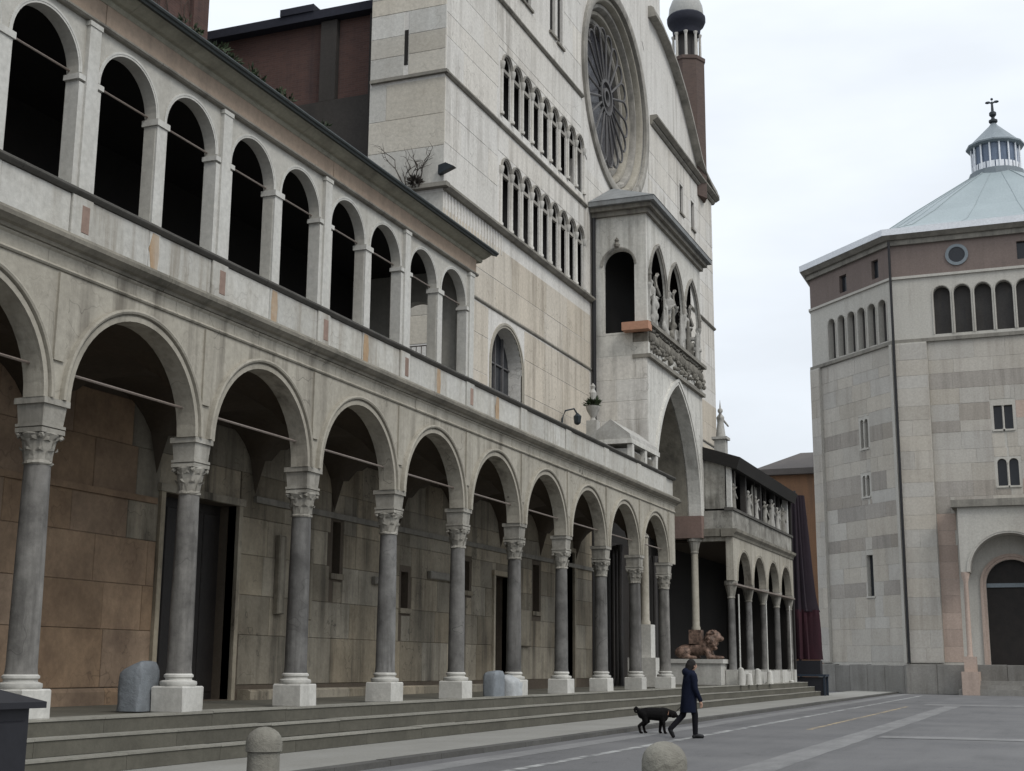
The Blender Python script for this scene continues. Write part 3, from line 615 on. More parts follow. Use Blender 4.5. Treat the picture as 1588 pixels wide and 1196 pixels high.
# rose window: stepped rings, spokes, glass
circ = lambda r, n=72: [(YC+r*math.cos(2*math.pi*i/n), ZC+r*math.sin(2*math.pi*i/n)) for i in range(n)]
rose = part('rose_window', MB().prism(FI, circ(3.4, 64), -1.12, -1.08), 'glass', CA)
for (r0, r1, d0, d1, m) in ((4.35, 4.78, -.02, .16, 'rose'), (4.1, 4.36, -.5, -.05, 'mould'), (3.84, 4.12, -.8, -.3, 'rose'), (3.58, 3.86, -1.0, -.55, 'mould'), (3.32, 3.6, -1.1, -.8, 'rose')):
    h = (d1-d0)*.25
    part('ring_moulding', MB().sweep(FI, circ((r0+r1)/2), [((r0-r1)/2, d0), ((r0-r1)/2, d1-h), ((r0-r1)/4, d1), ((r1-r0)/4, d1), ((r1-r0)/2, d1-h), ((r1-r0)/2, d0)], True), m, rose, True)
for i in range(20):
    a = 2*math.pi*i/20; c, s = math.cos(a), math.sin(a)
    part('spoke', MB().tube([FI.p(YC+.75*c, -.48, ZC+.75*s), FI.p(YC+2.6*c, -.48, ZC+2.6*s)], .055, 6), 'tracery', rose)
    a2 = a+math.pi/20; c2, s2 = math.cos(a2), math.sin(a2)
    pts = []
    for j in range(9):
        t = math.pi*j/8; rr = 2.6+.55*math.sin(t); th = a+math.pi/20-math.pi/20*math.cos(t); pts.append(FI.p(YC+rr*math.cos(th), -.48, ZC+rr*math.sin(th)))
    part('foil', MB().tube(pts, .05, 5), 'tracery', rose)
for r in (.75, .35): part('hub_ring', MB().sweep(FI, circ(r, 32), [(-.07, -.58), (-.07, -.42), (.07, -.42), (.07, -.58)], True), 'tracery', rose)
# blind arcades: recess, shafts, little heads
for row, nm in ((low, 'lower'), (upr, 'upper')):
    zb, zs = row[0][2], row[0][3]
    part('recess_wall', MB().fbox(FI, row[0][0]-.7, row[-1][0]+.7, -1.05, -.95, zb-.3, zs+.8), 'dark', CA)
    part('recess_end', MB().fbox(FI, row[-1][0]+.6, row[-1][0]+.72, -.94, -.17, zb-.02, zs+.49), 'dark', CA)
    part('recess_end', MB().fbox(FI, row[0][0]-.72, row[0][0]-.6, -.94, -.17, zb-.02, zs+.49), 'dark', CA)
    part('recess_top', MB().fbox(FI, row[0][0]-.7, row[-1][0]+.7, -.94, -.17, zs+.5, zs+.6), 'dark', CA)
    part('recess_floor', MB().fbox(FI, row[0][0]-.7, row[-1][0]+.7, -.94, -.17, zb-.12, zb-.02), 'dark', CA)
    for i in range(10):
        y = row[0][0]-.487+.974*i
        c_ = part('colonnette', MB().lathe((XI+.02, y, 0), [(.1, zb), (.1, zb+.08), (.065, zb+.13), (.06, zs-.28), (.08, zs-.26), (.12, zs-.06), (.12, zs)], 12), 'colonnette', CA, True)
    for o in row: part('arch_head', ring(FI, o, .0, .10, -.02, .07, 10), 'rose', CA)
    for o in row: part('parapet_bar', MB().fbox(FI, o[0]-.362, o[0]+.362, -.14, -.03, zs-.24, zs-.12), 'rose', CA)
# tall window over the parapet
part('window', MB().fbox(FI, 39.9, 42.8, -.56, -.5, 8.5, 12.8), 'pane', CA)
part('window_moulding', ring(FI, awin, .0, .16, -.03, .05, 20, 8.62), 'mould', CA)
for y in (40.66, 41.35, 42.04): part('mullion', MB().fbox(FI, y-.035, y+.035, -.5, -.42, 8.5, 12.6), 'tracery', CA)
for z in (9.6, 10.6, 11.5): part('glazing_bar', MB().fbox(FI, 39.95, 42.75, -.5, -.44, z-.025, z+.025), 'tracery', CA)
for o in uw+rw:
    part('window', MB().fbox(FI, o[0]-o[1]-.02, o[0]+o[1]+.02, -.2, -.12, o[2]-.02, o[3]+o[1]+.02), 'dark', CA)
    part('window_sill', MB().fbox(FI, o[0]-o[1]-.1, o[0]+o[1]+.1, -.1, .09, o[2]-.1, o[2]-.003), 'string', CA)
# string courses and cornices
FX = Fr((0, Y0, 0), (1, 0, 0), (0, -1, 0))      # flank wall, u = x
def course(z, h, d, y0, y1, wrap=True, m='string', name='string_course'):
    prof = [(-.05, z), (d*.5, z), (d, z+h*.45), (d, z+h*.8), (d*.85, z+h), (-.05, z+h)]
    lengths(0, 0, prof, name, m, y0, y1, 3.5, CA, FI)
    if wrap: part(name, MB().fbox(FX, -19.5, XI+d, -.05, d, z+h*.3, z+h), m, CA)
course(13.02, .08, .06, Y0, 50.3)
course(13.02, .08, .06, 59.5, Y1, False)
course(15.84, .2, .22, Y0, 50.3)
course(19.66, .14, .12, Y0, YC-4.3)
course(19.66, .14, .12, 59.5, Y1, False)
course(24.25, .14, .12, Y0, YC-4.75)
course(27.05, .2, .16, 59.3, Y1+.3, False)
course(27.253, .26, .38, 59.3, Y1+.5, False, name='cornice_block')
for i in range(20): part('frieze_fin', MB().fbox(FI, 36.15+.24*i, 36.19+.24*i, .0, .035, 15.1, 15.82), 'facade', CA)
# curved shoulder of the gable to the right of the rose
cv = [(59.2, 32.75), (60.6, 32.7), (62, 32.35), (63.5, 31.8), (65.0, 31.0), (66.2, 30.15), (67.2, 29.3), (68.2, 28.45), (69.2, 27.95), (70.6, 27.7), (71.9, 27.56)]
part('gable_wall', MB().prism(FI, [(YC+4.5, 27.4)]+[(YC+4.5, 32.75)]+cv[:-1]+[(70.6, 27.4)], -.6, -.002), 'facade', CA)
part('gable_coping', MB().sweep(FI, list(reversed(cv)), [(-.42, -.55), (-.42, .16), (-.3, .3), (-.05, .36), (.02, .42), (.16, .42), (.2, -.55)]), 'rose', CA)
part('gable_coping', MB().sweep(FI, [(a+.55, b+.75) for a, b in reversed(cv[:-1])], [(-.55, -1.3), (-.55, -.12), (.1, -.05), (.35, -.3), (.42, -.3), (.6, -.6), (.6, -1.3)]), 'mould', CA)
# flank of the facade block and the nave behind it
part('flank_wall', MB().fbox(FX, -19.55, XI-.62, -.8, -.002, 7.5, 33.0), 'facade', CA)
part('flank_wall', MB().fbox(FX, XI-.62, XI-.002, -.03, -.002, 7.5, 33.0), 'facade', CA)
clad(FX, -19.55, XI+.03, 11.0, 15.8, 3.4, .95, [], CA, 'flank', 0, .012, gap=.006)
clad(FX, -19.55, XI+.03, 15.95, 19.6, 3.4, 1.2, [], CA, 'flank', 0, .012, gap=.006)
clad(FX, -19.55, XI+.03, 19.85, 25.5, 3.4, .75, [(-18.35, -18.2, 20.2, 21.4)], CA, 'flank', 0, .012, gap=.006)
part('slit_window', MB().fbox(FX, -18.34, -18.21, -.001, .012, 20.2, 21.4), 'dark', CA)
# slabs facing the facade
hl = [(39.7, 42.95, 8.3, 13.0), (40.35, 49.5, 16.0, 18.75), (40.35, 49.45, 20.05, 22.6), (50.2, 59.3, 8, 20.1), (YC-4.85, YC+4.85, 21.4, 31), (64.5, 65.5, 24.2, 26), (66.8, 67.8, 24.05, 25.9), (41.85, 47.05, 25.3, 28.3)]
for (z0, z1, rows) in ((8.3, 12.97, 4), (13.13, 15.3, 2), (16.05, 19.57, 3), (19.83, 24.19, 4), (24.41, 27.04, 2)):
    clad(FI, Y0-.02, Y1, z0, z1, 2.7, 1.1, hl, CA, 'fslab' if z0 > 16 else 'fbeige', .0, .010, rows=rows, gap=.006)
clad(FI, Y0-.02, YC-4.5, 27.05, 32.9, 2.7, 1.1, hl, CA, 'fslab', .0, .010, gap=.006)
FN = Fr((0, 37.0, 0), (1, 0, 0), (0, -1, 0))
part('nave_wall', MB().fbox(FN, -27.2, -19.5, -1, 0, 19.8, 22.9), 'brick', CA)
part('nave_lower_wall', MB().fbox(FN, -27.2, -19.5, -1, .25, 6, 19.8), 'brickdark', CA)
for x in (-21.6, -19.75): part('buttress', MB().fbox(FN, x-.3, x+.3, 0, .22, 19.82, 22.7), 'brickdark', CA)
part('nave_eave', MB().fbox(FN, -27.3, -19.5, -1, .4, 22.75, 23.05), 'slateblue', CA)
part('nave_eave', MB().fbox(FN, -23.4, -22.1, -1, .45, 23.052, 23.3), 'slateblue', CA)
part('nave_roof', MB().prism(Fr((0, 36.6, 0), (0, 1, 0), (1, 0, 0)), [(0, 23.06), (9, 26.5), (9, 23.06)], -27.2, -19.6), 'tileroof', CA)
# drain pipes
part('drain_pipe', MB().tube([(XI+.14, 50.24, 8.2), (XI+.14, 50.24, 19.4)], .09, 8), 'pipe', CA)
part('drain_pipe', MB().tube([(-19.62, 36.3, 8.2), (-19.62, 36.3, 24)], .05, 8), 'brickdark', CA)
# corner turret
TX, TY = -17.5, 69.1
tu = part('turret', MB().lathe((TX, TY, 0), [(.98, 26.5), (.98, 34.4), (1.04, 34.45), (1.04, 34.65), (.85, 34.7)], 8), 'turret', CA)
for k in range(8):
    a = k*math.pi/4+.2; part('turret_colonnette', MB().lathe((TX+.74*math.cos(a), TY+.74*math.sin(a), 0), [(.11, 34.66), (.08, 34.8), (.075, 36.0), (.12, 36.15), (.12, 36.2)], 8), 'colonnette', tu)
part('turret_core', MB().lathe((TX, TY, 0), [(.45, 34.6), (.45, 36.3)], 10), 'recess', tu)
part('turret_cornice', MB().lathe((TX, TY, 0), [(.75, 36.2), (.8, 36.6), (1.0, 36.8), (1.08, 37.0), (1.08, 37.25), (1.0, 37.35)], 20), 'slateblue', tu, True)
part('turret_dome', MB().lathe((TX, TY, 0), [(.98, 37.35), (.98, 37.5)]+[(.98*math.cos(t), 37.5+1.3*math.sin(t)) for t in (.3, .6, .9, 1.2, 1.45)]+[(.02, 38.85)], 20), 'dome', tu, True)

# ================================================================== the projecting porch
PX = -14.6; PY0, PY1 = 50.4, 59.2
FP = Fr((PX, 0, 0), (0, 1, 0), (1, 0, 0)); FS = Fr((0, PY0, 0), (1, 0, 0), (0, -1, 0)); FR_ = Fr((0, PY1, 0), (1, 0, 0), (0, 1, 0))
PO = thing('porch', (PX, 54.8, ZF), 'projecting white marble porch with pointed arch, open loggia and slate roof', 'porch')
big = (54.85, 3.55, 8.0, 8.0, 'point', 5.2)
part('porch_wall', arch_wall(FP, PY0, PY1, 8.0, 13.6, [big], -.55, 0, 26), 'porch', PO)
# deep pointed vault back to the facade
cvb = [(54.85-3.55, 8.0)]+curve(big, 26)+[(54.85+3.55, 8.0)]
vb = MB()
for i in range(len(cvb)-1): vb.add([FP.p(cvb[i][0], -.5, cvb[i][1]), FP.p(cvb[i+1][0], -.5, cvb[i+1][1]), FP.p(cvb[i+1][0], -2.28, cvb[i+1][1]), FP.p(cvb[i][0], -2.28, cvb[i][1])], [(0, 1, 2, 3)])
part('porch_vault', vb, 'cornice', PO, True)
part('arch_moulding', ring(FP, big, .0, .28, -.01, .10, 26), 'porch', PO)
part('side_wall', MB().fbox(FS, XI+.03, PX-.552, -.5, 0, 8.0, 13.6), 'porch', PO)
part('side_wall', MB().fbox(FR_, XI+.03, PX-.552, -.5, 0, 8.0, 13.6), 'porch', PO)
# lower slab bands on the side that shows
clad(FS, XI+.05, PX-.02, 8.3, 13.55, 1.1, .9, [], PO, 'fslab', .0, .010, gap=.006)
for s_ in (0, 1):
    y = (PY0+.45, PY1-.55)[s_]
    part('architrave', MB().box(XI+.1, PX+.08, y-.35, y+.35, 7.02, 7.99), 'reddish', PO)
part('relief_band', MB().fbox(FP, PY0, PY1, -.6, .03, 13.605, 14.1), 'porch', PO)
# carved relief: many small figures in a row
cb = MB(); rr = random.Random(3)
for i in range(36):
    y = PY0+.25+i*(PY1-PY0-.5)/35; h = rr.uniform(.35, .5)
    cb.ball((PX+.06, y, 14.16+h*.45), (.1, .11, h*.5), 8, 6); cb.ball((PX+.08, y+rr.uniform(-.04, .04), 14.16+h+.06), .075, 8, 6)
part('carved_frieze', cb, 'carved', PO)['kind'] = 'stuff'
part('frieze_back', MB().fbox(FP, PY0, PY1, -.6, .02, 14.103, 14.75), 'carved', PO)
part('side_band', MB().fbox(FS, XI+.03, PX-.602, -.5, .0, 13.605, 14.45), 'porch', PO)
part('frieze_sill', MB().fbox(FP, PY0-.1, PY1+.1, -.6, .22, 14.753, 14.9), 'string', PO)
part('frieze_sill', MB().fbox(FP, PY0-.06, PY1+.06, -.6, .16, 13.45, 13.6), 'string', PO)
lops = [(52.05, 1.2, 14.9, 16.6, 'point', 1.85), (54.8, 1.2, 14.9, 16.6, 'point', 1.85), (57.55, 1.2, 14.9, 16.6, 'point', 1.85)]
part('loggia_front', arch_wall(FP, PY0, PY1, 14.9, 19.42, lops, -.1, 0, 16), 'porch', PO)
part('loggia_ceiling', MB().box(XI+.1, PX-.31, PY0+.31, PY1-.51, 19.2, 19.4), 'dark', PO)
part('loggia_shade_lining', MB().box(XI+.1, PX-.31, PY1-.6, PY1-.51, 14.4, 19.2), 'dark', PO)  # added dark sheet over the pale inner wall, painted-in loggia shade
for o in lops:
    part('loggia_arch_moulding', ring(FP, o, .0, .16, -.02, .09, 16), 'rose', PO)
    for s_ in (-1, 1): part('cusp', MB().tube([FP.p(o[0]+s_*1.1, -.25, 16.7), FP.p(o[0]+s_*.62, -.25, 16.95), FP.p(o[0]+s_*.55, -.25, 17.35), FP.p(o[0]+s_*.85, -.25, 17.55)], .09, 6), 'rose', PO)
for y in (50.72, 53.42, 56.17, 58.88):
    c_ = part('loggia_pier', MB().lathe((PX-.02, y, 0), [(.13, 14.9), (.13, 15.0), (.08, 15.05), (.08, 16.3), (.14, 16.5), (.14, 16.6)], 10), 'statue', PO)
    part('crocket', MB().lathe((PX+.05, y, 0), [(.08, 16.61), (.07, 16.9), (.1, 16.95), (.01, 17.3)], 6), 'rose', c_)
sop = (-15.76, .66, 14.55, 17.35, 'round')
part('loggia_side', arch_wall(FS, XI+.03, PX-.102, 14.46, 19.42, [sop], -.3, 0, 18), 'porch', PO)
part('loggia_side_moulding', ring(FS, sop, .0, .1, -.01, .05, 18), 'rose', PO)
part('loggia_keystone', MB().lathe((-15.8, PY0-.08, 18.1), [(.1, 0), (.13, .1), (.05, .2), (.1, .28), (.02, .4)], 8), 'carved', PO)
part('loggia_side', MB().fbox(FR_, XI+.03, PX-.602, -.5, 0, 13.605, 19.42), 'porch', PO)
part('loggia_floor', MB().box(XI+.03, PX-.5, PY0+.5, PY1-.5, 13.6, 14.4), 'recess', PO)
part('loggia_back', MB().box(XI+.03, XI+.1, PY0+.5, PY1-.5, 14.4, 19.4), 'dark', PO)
part('pink_ledge', MB().fbox(FS, -15.5, PX+.2, .0, .5, 14.5, 14.83), 'pink', PO)
for (z, h, d) in ((19.424, .2, .14), (19.627, .18, .3), (19.81, .2, .48)):
    part('roof_cornice', MB().box(XI+.03, PX+d, PY0-d, PY1+d, z, z+h-.003), 'string' if d < .4 else 'slate', PO)
a, b, t = PX+.5, PY0-.5, PY1+.5
part('porch_roof', MB().add([(a, b, 20.01), (a, t, 20.01), (XI+.03, t, 20.01), (XI+.03, b, 20.01), (XI+.03, YC+.8+1.6, 21.7), (XI+.03, YC+.8-1.6, 21.7)], [(0, 1, 4, 5), (1, 2, 4), (3, 0, 5), (2, 3, 5, 4), (0, 3, 2, 1)]), 'slate', PO)
# front columns on the lions
for y in (PY0+.45, PY1-.55):
    sh = part('porch_column', MB().lathe((-14.95, y, 0), [(.2, 3.047), (.2, 3.15), (.165, 3.22), (.15, 6.35)], 18), 'mould', PO, True)
    part('capital', MB().lathe((-14.95, y, 0), [(.16, 6.35), (.19, 6.4), (.17, 6.45), (.27, 6.85), (.33, 6.9), (.33, 7.015)], 12), 'capital', sh)
part('main_door', MB().fbox(FI, 52.6, 56.9, .01, .06, ZF, 6.4), 'door', PO)
part('portal_wall', MB().fbox(FI, 50.35, 59.2, -.4, .008, ZF-.1, 8.3), 'dark', PO)
for s_ in (-1, 1):
    for i in range(3): part('portal_colonnette', MB().lathe((XI+.2+.25*i, 54.8+s_*(2.4+.35*i), 0), [(.14, ZF), (.1, ZF+.3), (.1, 5.9), (.16, 6.2)], 10), 'recess', PO)
def lion(y, label):
    T = thing('lion_statue', (-14.9, y, ZF), label, 'statue')
    part('pedestal', MB().box(-16.1, -13.75, y-.55, y+.55, ZF, 1.62).box(-16.2, -13.65, y-.62, y+.62, 1.622, 1.8), 'plinth', T)
    m = MB()
    m.limb((-15.6, y, 2.25), .32, (-14.5, y, 2.36), .36, 14); m.limb((-14.45, y, 2.45), .4, (-14.1, y, 2.85), .33)
    m.ball((-13.98, y, 2.98), (.33, .3, .34)); m.ball((-13.7, y, 2.88), (.18, .16, .15)); m.ball((-14.2, y, 2.75), (.38, .42, .5))
    for s_ in (-1, 1):
        m.limb((-14.3, y+s_*.3, 2.15), .17, (-14.2, y+s_*.32, 1.92), .13); m.limb((-14.25, y+s_*.32, 1.9), .12, (-13.75, y+s_*.32, 1.88), .1); m.ball((-13.72, y+s_*.32, 1.88), (.14, .13, .09))
        m.ball((-15.6, y+s_*.3, 2.15), (.42, .2, .33)); m.limb((-15.5, y+s_*.38, 1.92), .12, (-14.9, y+s_*.4, 1.88), .09); m.ball((-14.05, y+s_*.24, 3.28), .09)
    m.limb((-15.98, y, 2.2), .07, (-15.9, y+.4, 1.95), .06)
    sc = lambda M_: setattr(M_, 'v', [(-14.95+(p[0]+14.95)*.86, y+(p[1]-y)*.86, 1.8+(p[2]-1.8)*.8) for p in M_.v])
    sc(m); b = skin_part('body', m, 'lion', T, .035, 1)
    mn = MB(); rr = random.Random(5)
    for i in range(46):
        th = rr.uniform(0, 2*math.pi); ph = rr.uniform(-.2, .5)
        mn.ball((-14.22+ph*.5, y+.42*math.cos(th), 2.82+.45*math.sin(th)), (.11, .08, .1), 7, 5)
    sc(mn); part('mane', mn, 'lion', b, True)
    sd = part('saddle', MB().box(-15.22, -14.68, y-.24, y+.24, 2.45, 3.045), 'lion', T)
    return T
lion(PY1-.55, 'dark reddish stone lion on a pedestal bearing the porch column')
part('column_pedestal', MB().box(-15.5, -14.4, PY0-.1, PY0+1.0, ZF, 1.8).box(-15.25, -14.65, PY0+.15, PY0+.75, 1.802, 3.045), 'plinth', PO)
def statue(loc, h, label, seed, cat='statue', group=None, name='statue', hat=False):
    T = thing(name, loc, label, cat, group); x, y, z = loc; k = h/2.0; rr = random.Random(seed); m = MB()
    m.lathe((x, y, z+.16*k), [(.30*k, 0), (.29*k, .25*k), (.23*k, .75*k), (.21*k, 1.0*k), (.25*k, 1.25*k), (.25*k, 1.4*k), (.1*k, 1.52*k), (.08*k, 1.6*k)], 16, .85, 1)
    m.ball((x, y, z+1.78*k), (.13*k, .12*k, .16*k)); lean = rr.uniform(-.1, .1)
    for s_ in (-1, 1):
        el = (x+.12*k, y+s_*.34*k, z+1.15*k); m.limb((x, y+s_*.24*k, z+1.5*k), .09*k, el, .075*k, 8); m.limb(el, .07*k, (x+.3*k, y+s_*(.1+lean)*k, z+(1.25+lean)*k), .05*k, 8)
    for i in range(9):
        a = 2*math.pi*i/9+rr.random()*.4; m.limb((x+.24*k*math.cos(a), y+.27*k*math.sin(a), z+.2*k), .06*k, (x+.17*k*math.cos(a+.2), y+.2*k*math.sin(a+.2), z+1.1*k), .03*k, 8)
    m.limb((x+.14*k, y, z+1.74*k), .03*k, (x+.14*k, y, z+1.79*k), .025*k, 6)
    if hat: m.lathe((x, y, z+1.88*k), [(.12*k, 0), (.13*k, .06*k), (.03*k, .22*k)], 10)
    skin_part('figure', m, 'statue', T, .035*max(k, .6), 2)
    part('socle', MB().lathe((x, y, z), [(.36*k, .0), (.36*k, .12*k), (.31*k, .165*k)], 8), 'carved', T); return T
statue((PX-.35, 52.05, 14.9), 2.35, 'robed stone statue under the pointed arch nearest the pink ledge', 1, group='statues in the porch loggia')
statue((PX-.35, 54.8, 14.9), 2.6, 'taller robed stone statue under the middle pointed arch of the porch loggia', 2, group='statues in the porch loggia')
statue((PX-.35, 57.55, 14.9), 2.35, 'robed stone statue under the rightmost pointed arch of the porch loggia', 3, group='statues in the porch loggia', hat=True)

rr = random.Random(17)
for o in lops:      # weathered figure groups and foliage crowding the foot of each niche
    for s_ in (-1, 1):
        m = MB()
        for i in range(9):
            y = o[0]+s_*rr.uniform(.45, 1.1); z = 14.95+rr.uniform(0, 1.1); m.ball((PX-.05+rr.uniform(-.15, .2), y, z), (rr.uniform(.08, .16), rr.uniform(.07, .14), rr.uniform(.1, .24)), 9, 7)
        for i in range(3): y = o[0]+s_*rr.uniform(.5, 1.05); m.limb((PX+.05, y, 15.0), .09, (PX+.1, y+rr.uniform(-.1, .1), 15.9+rr.uniform(0, .5)), .06, 8)
        skin_part('carved_group', m, 'carved' if rr.random() < .5 else 'statue', PO, .05, 1)
m = MB()
for i in range(60): m.ball((PX+.08+rr.uniform(-.03, .1), rr.uniform(PY0+.3, PY1-.1), 13.75+rr.uniform(0, .4)), (.1, rr.uniform(.06, .14), rr.uniform(.06, .13)), 7, 5)
part('lower_carving', m, 'carved', PO)['kind'] = 'stuff'
# ================================================================== the shorter portico beyond the porch
QY0, QY1 = 58.75, 72.9
P2 = thing('portico', (XF, 66, ZF), 'shorter portico beyond the porch with slim columns and a dark roofed loggia', 'portico')
qs = 3.3; qops = [(60.95+qs*i, 1.38, ZS, ZS, 'round') for i in range(4)]
part('arcade_wall', arch_wall(FA, QY0, QY1, ZS+.002, 7.08, qops, -TH, 0, 22), 'arcade', P2)
part('end_wall', MB().fbox(Fr((0, QY0, 0), (1, 0, 0), (0, -1, 0)), PX-.4, XF-TH-.003, -.4, -.003, 6.9, 7.08), 'arcade', P2)
qc = [QY0+.35]+[62.6+qs*i for i in range(3)]+[QY1-.4]
for y in qc:
    sh = part('column', MB().lathe((XC, y, 0), [(.2, 1.36), (.17, 1.42), (.15, 4.4)], 18), 'shaft', P2, True)
    part('plinth', MB().box(XC-.26, XC+.26, y-.26, y+.26, ZF, 1.36), 'plinth', sh)
    part('capital', MB().lathe((XC, y, 0), [(.15, 4.4), (.18, 4.43), (.16, 4.5), (.26, 4.95), (.3, 5.0), (.3, 5.17)], 12), 'capital', sh)
for i, o in enumerate(qops):
    part('archivolt', ring(FA, o, 0, .15, -.01, .04, 22), 'mould', P2)
    part('tie_rod', MB().tube([(XC, o[0]-1.35, 5.1), (XC, o[0]+1.35, 5.1)], .03, 6), 'iron', P2)
    lw = MB(); part('low_wall_block', MB().box(XC-.2, XC+.14, o[0]-1.36, o[0]-.03, ZF, 1.3+.05*(i % 2)), 'plinth', P2); part('low_wall_block', MB().box(XC-.2, XC+.14, o[0]-.01, o[0]+1.36, ZF, 1.27+.06*((i+1) % 2)), 'plinth', P2)
part('tie_beam', MB().box(XC-.05, XC+.3, QY0+.1, QY1-.1, 4.98, 5.05), 'iron', P2)
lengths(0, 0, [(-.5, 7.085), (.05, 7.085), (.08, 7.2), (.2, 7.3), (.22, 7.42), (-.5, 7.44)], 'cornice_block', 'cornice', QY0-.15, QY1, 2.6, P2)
y = QY0
while y < QY1-.3:
    e = min(QY1, y+1.75); part('parapet_panel', MB().slab(FA, y+.006, e-.006, 7.445, 8.24, -.3, random.uniform(-.006, .006), .012), 'dirty', P2); y = e
part('parapet_end', MB().fbox(Fr((0, QY0, 0), (1, 0, 0), (0, -1, 0)), PX-.4, XF-.303, -.3, .0, 7.445, 8.24), 'dirty', P2)
part('parapet_end_cornice', MB().fbox(Fr((0, QY0, 0), (1, 0, 0), (0, -1, 0)), PX-.4, XF-.55, -.3, .12, 7.1, 7.44), 'cornice', P2)
lengths(0, 0, [(-.34, 8.243), (.08, 8.243), (.08, 8.36), (-.34, 8.38)], 'coping', 'sill', QY0-.05, QY1, 3, P2)
# loggia: pale end wall, posts, torn sheeting in the openings, dark interior and roof
part('loggia_end_wall', MB().fbox(Fr((0, QY0+.5, 0), (1, 0, 0), (0, -1, 0)), XI+.05, XF-.35, -.3, 0, 8.38, 10.75), 'dirty', P2)
for i, y in enumerate((QY0+.62, 62.4, 65.8, 69.3, QY1-.2)): part('loggia_post', MB().fbox(FA, y-.12, y+.12, -.4, -.14, 8.385, 10.6), 'pilaster' if i in (0, 4) else 'recess', P2)
part('loggia_back', MB().box(XI+.05, XI+.3, QY0+.85, QY1, 8.3, 12.0), 'dark', P2)
part('loggia_far_end', MB().prism(Fr((0, QY1-.15, 0), (1, 0, 0), (0, -1, 0)), [(XI+.31, 8.21), (XF-.42, 8.21), (XF-.42, 10.85), (XI+.31, 11.85)], -.1, 0), 'dark', P2)
part('loggia_floor', MB().box(XI+.05, XF-.42, QY0+.85, QY1, 7.9, 8.2), 'dark', P2)
rr = random.Random(11)
for (y0, y1, z0, z1) in ((59.6, 61.0, 8.4, 10.4), (64.1, 65.6, 8.4, 10.1), (68.1, 70.6, 8.4, 9.3), (71.0, 72.5, 8.4, 10.0)):
    pts = []
    for i in range(7): pts.append((y0+(y1-y0)*i/6, z0))
    for i in range(5): pts.append((y1-rr.uniform(0, .25)*(y1-y0), z0+(z1-z0)*(i+.6)/6))
    for i in range(7): pts.append((y1-(y1-y0)*(i+.2)/7, z1-rr.uniform(0, .45)))
    for i in range(4): pts.append((y0+rr.uniform(0, .2)*(y1-y0), z1-(z1-z0)*(i+1.2)/6))
    part('torn_sheet', MB().prism(FA, pts, -.32, -.28), 'dirty', P2)
for i, y in enumerate((60.0, 63.2, 64.9, 67.0, 68.7, 70.2, 71.7)):      # clutter of worn figures standing in the openings
    m = MB(); k = rr.uniform(.75, 1.0); m.lathe((XF-.24, y, 8.38), [(.22*k, 0), (.16*k, .6*k), (.2*k, 1.1*k), (.07*k, 1.3*k)], 10); m.ball((XF-.24, y, 8.38+1.45*k), .13*k, 10, 8); m.limb((XF-.2, y+.2*k, 8.38+1.1*k), .06, (XF-.1, y+.32*k, 8.38+.7*k), .05, 8); m.limb((XF-.2, y-.2*k, 8.38+1.1*k), .06, (XF-.05, y-.1*k, 8.38+1.3*k), .05, 8)
    skin_part('loggia_figure', m, 'statue' if i % 3 else 'dirty', P2, .045, 1)
for y in (60.3, 64.7, 67.4, 70.9): part('window_post', MB().fbox(FA, y-.05, y+.05, -.36, -.22, 8.385, 10.6), 'recess', P2)
part('loggia_roof', MB().sweep(Fr((0, 0, 0), (1, 0, 0), (0, 1, 0)), [(XF+.35, 10.62), (XI+.05, 11.9)], [(0, QY0+.3), (0, QY1+.25), (.55, QY1+.25), (.55, QY0+.3)]), 'darkroof', P2)
for y in (59.5, 62.0, 64.5, 67, 69.5, 72): part('rafter', MB().fbox(FA, y-.07, y+.07, -.4, .3, 10.46, 10.6), 'darkroof', P2)
part('inner_wall', MB().box(XI-.3, XI, 59.25, QY1+.2, ZF-.1, 8.3), 'dark', P2)
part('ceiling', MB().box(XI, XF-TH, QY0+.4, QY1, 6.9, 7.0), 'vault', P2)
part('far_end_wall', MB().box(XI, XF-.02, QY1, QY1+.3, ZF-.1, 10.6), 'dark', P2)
for (y, lb) in ((59.3, 'thin pale pole standing just right of the porch pedestal'), (65.2, 'thin pale pole in front of the middle of the far portico'), (71.2, 'thin pale pole near the right end of the far portico')):
    t = thing('pole', (-13.18, y, ZF), lb, 'pole', 'poles along the far portico')
    part('shaft', MB().lathe((-13.18, y, 0), [(.035, ZF+.1), (.03, 4.6)], 8), 'pilaster', t); part('foot', MB().lathe((-13.18, y, 0), [(.12, ZF), (.12, ZF+.08), (.05, ZF+.12)], 10), 'pilaster', t)
rr = random.Random(4)
for i, (y, h, lb) in enumerate(((58.5, .75, 'leftmost pale stone bollard before the far portico'), (60.1, .5, 'low squat stone bollard second from the left before the far portico'), (61.9, .7, 'pale stone bollard below the second arch of the far portico'), (64.6, .6, 'rightmost pale stone bollard before the far portico'))):
    t = tag(part('stone_bollard', MB().lathe((-12.98, y, ZF), [(.17, 0), (.16, .05), (.13, h*.8), (.11, h*.93), (.03, h)], 10), 'plinth', None, True), lb, 'bollard', 'bollards before the far portico')
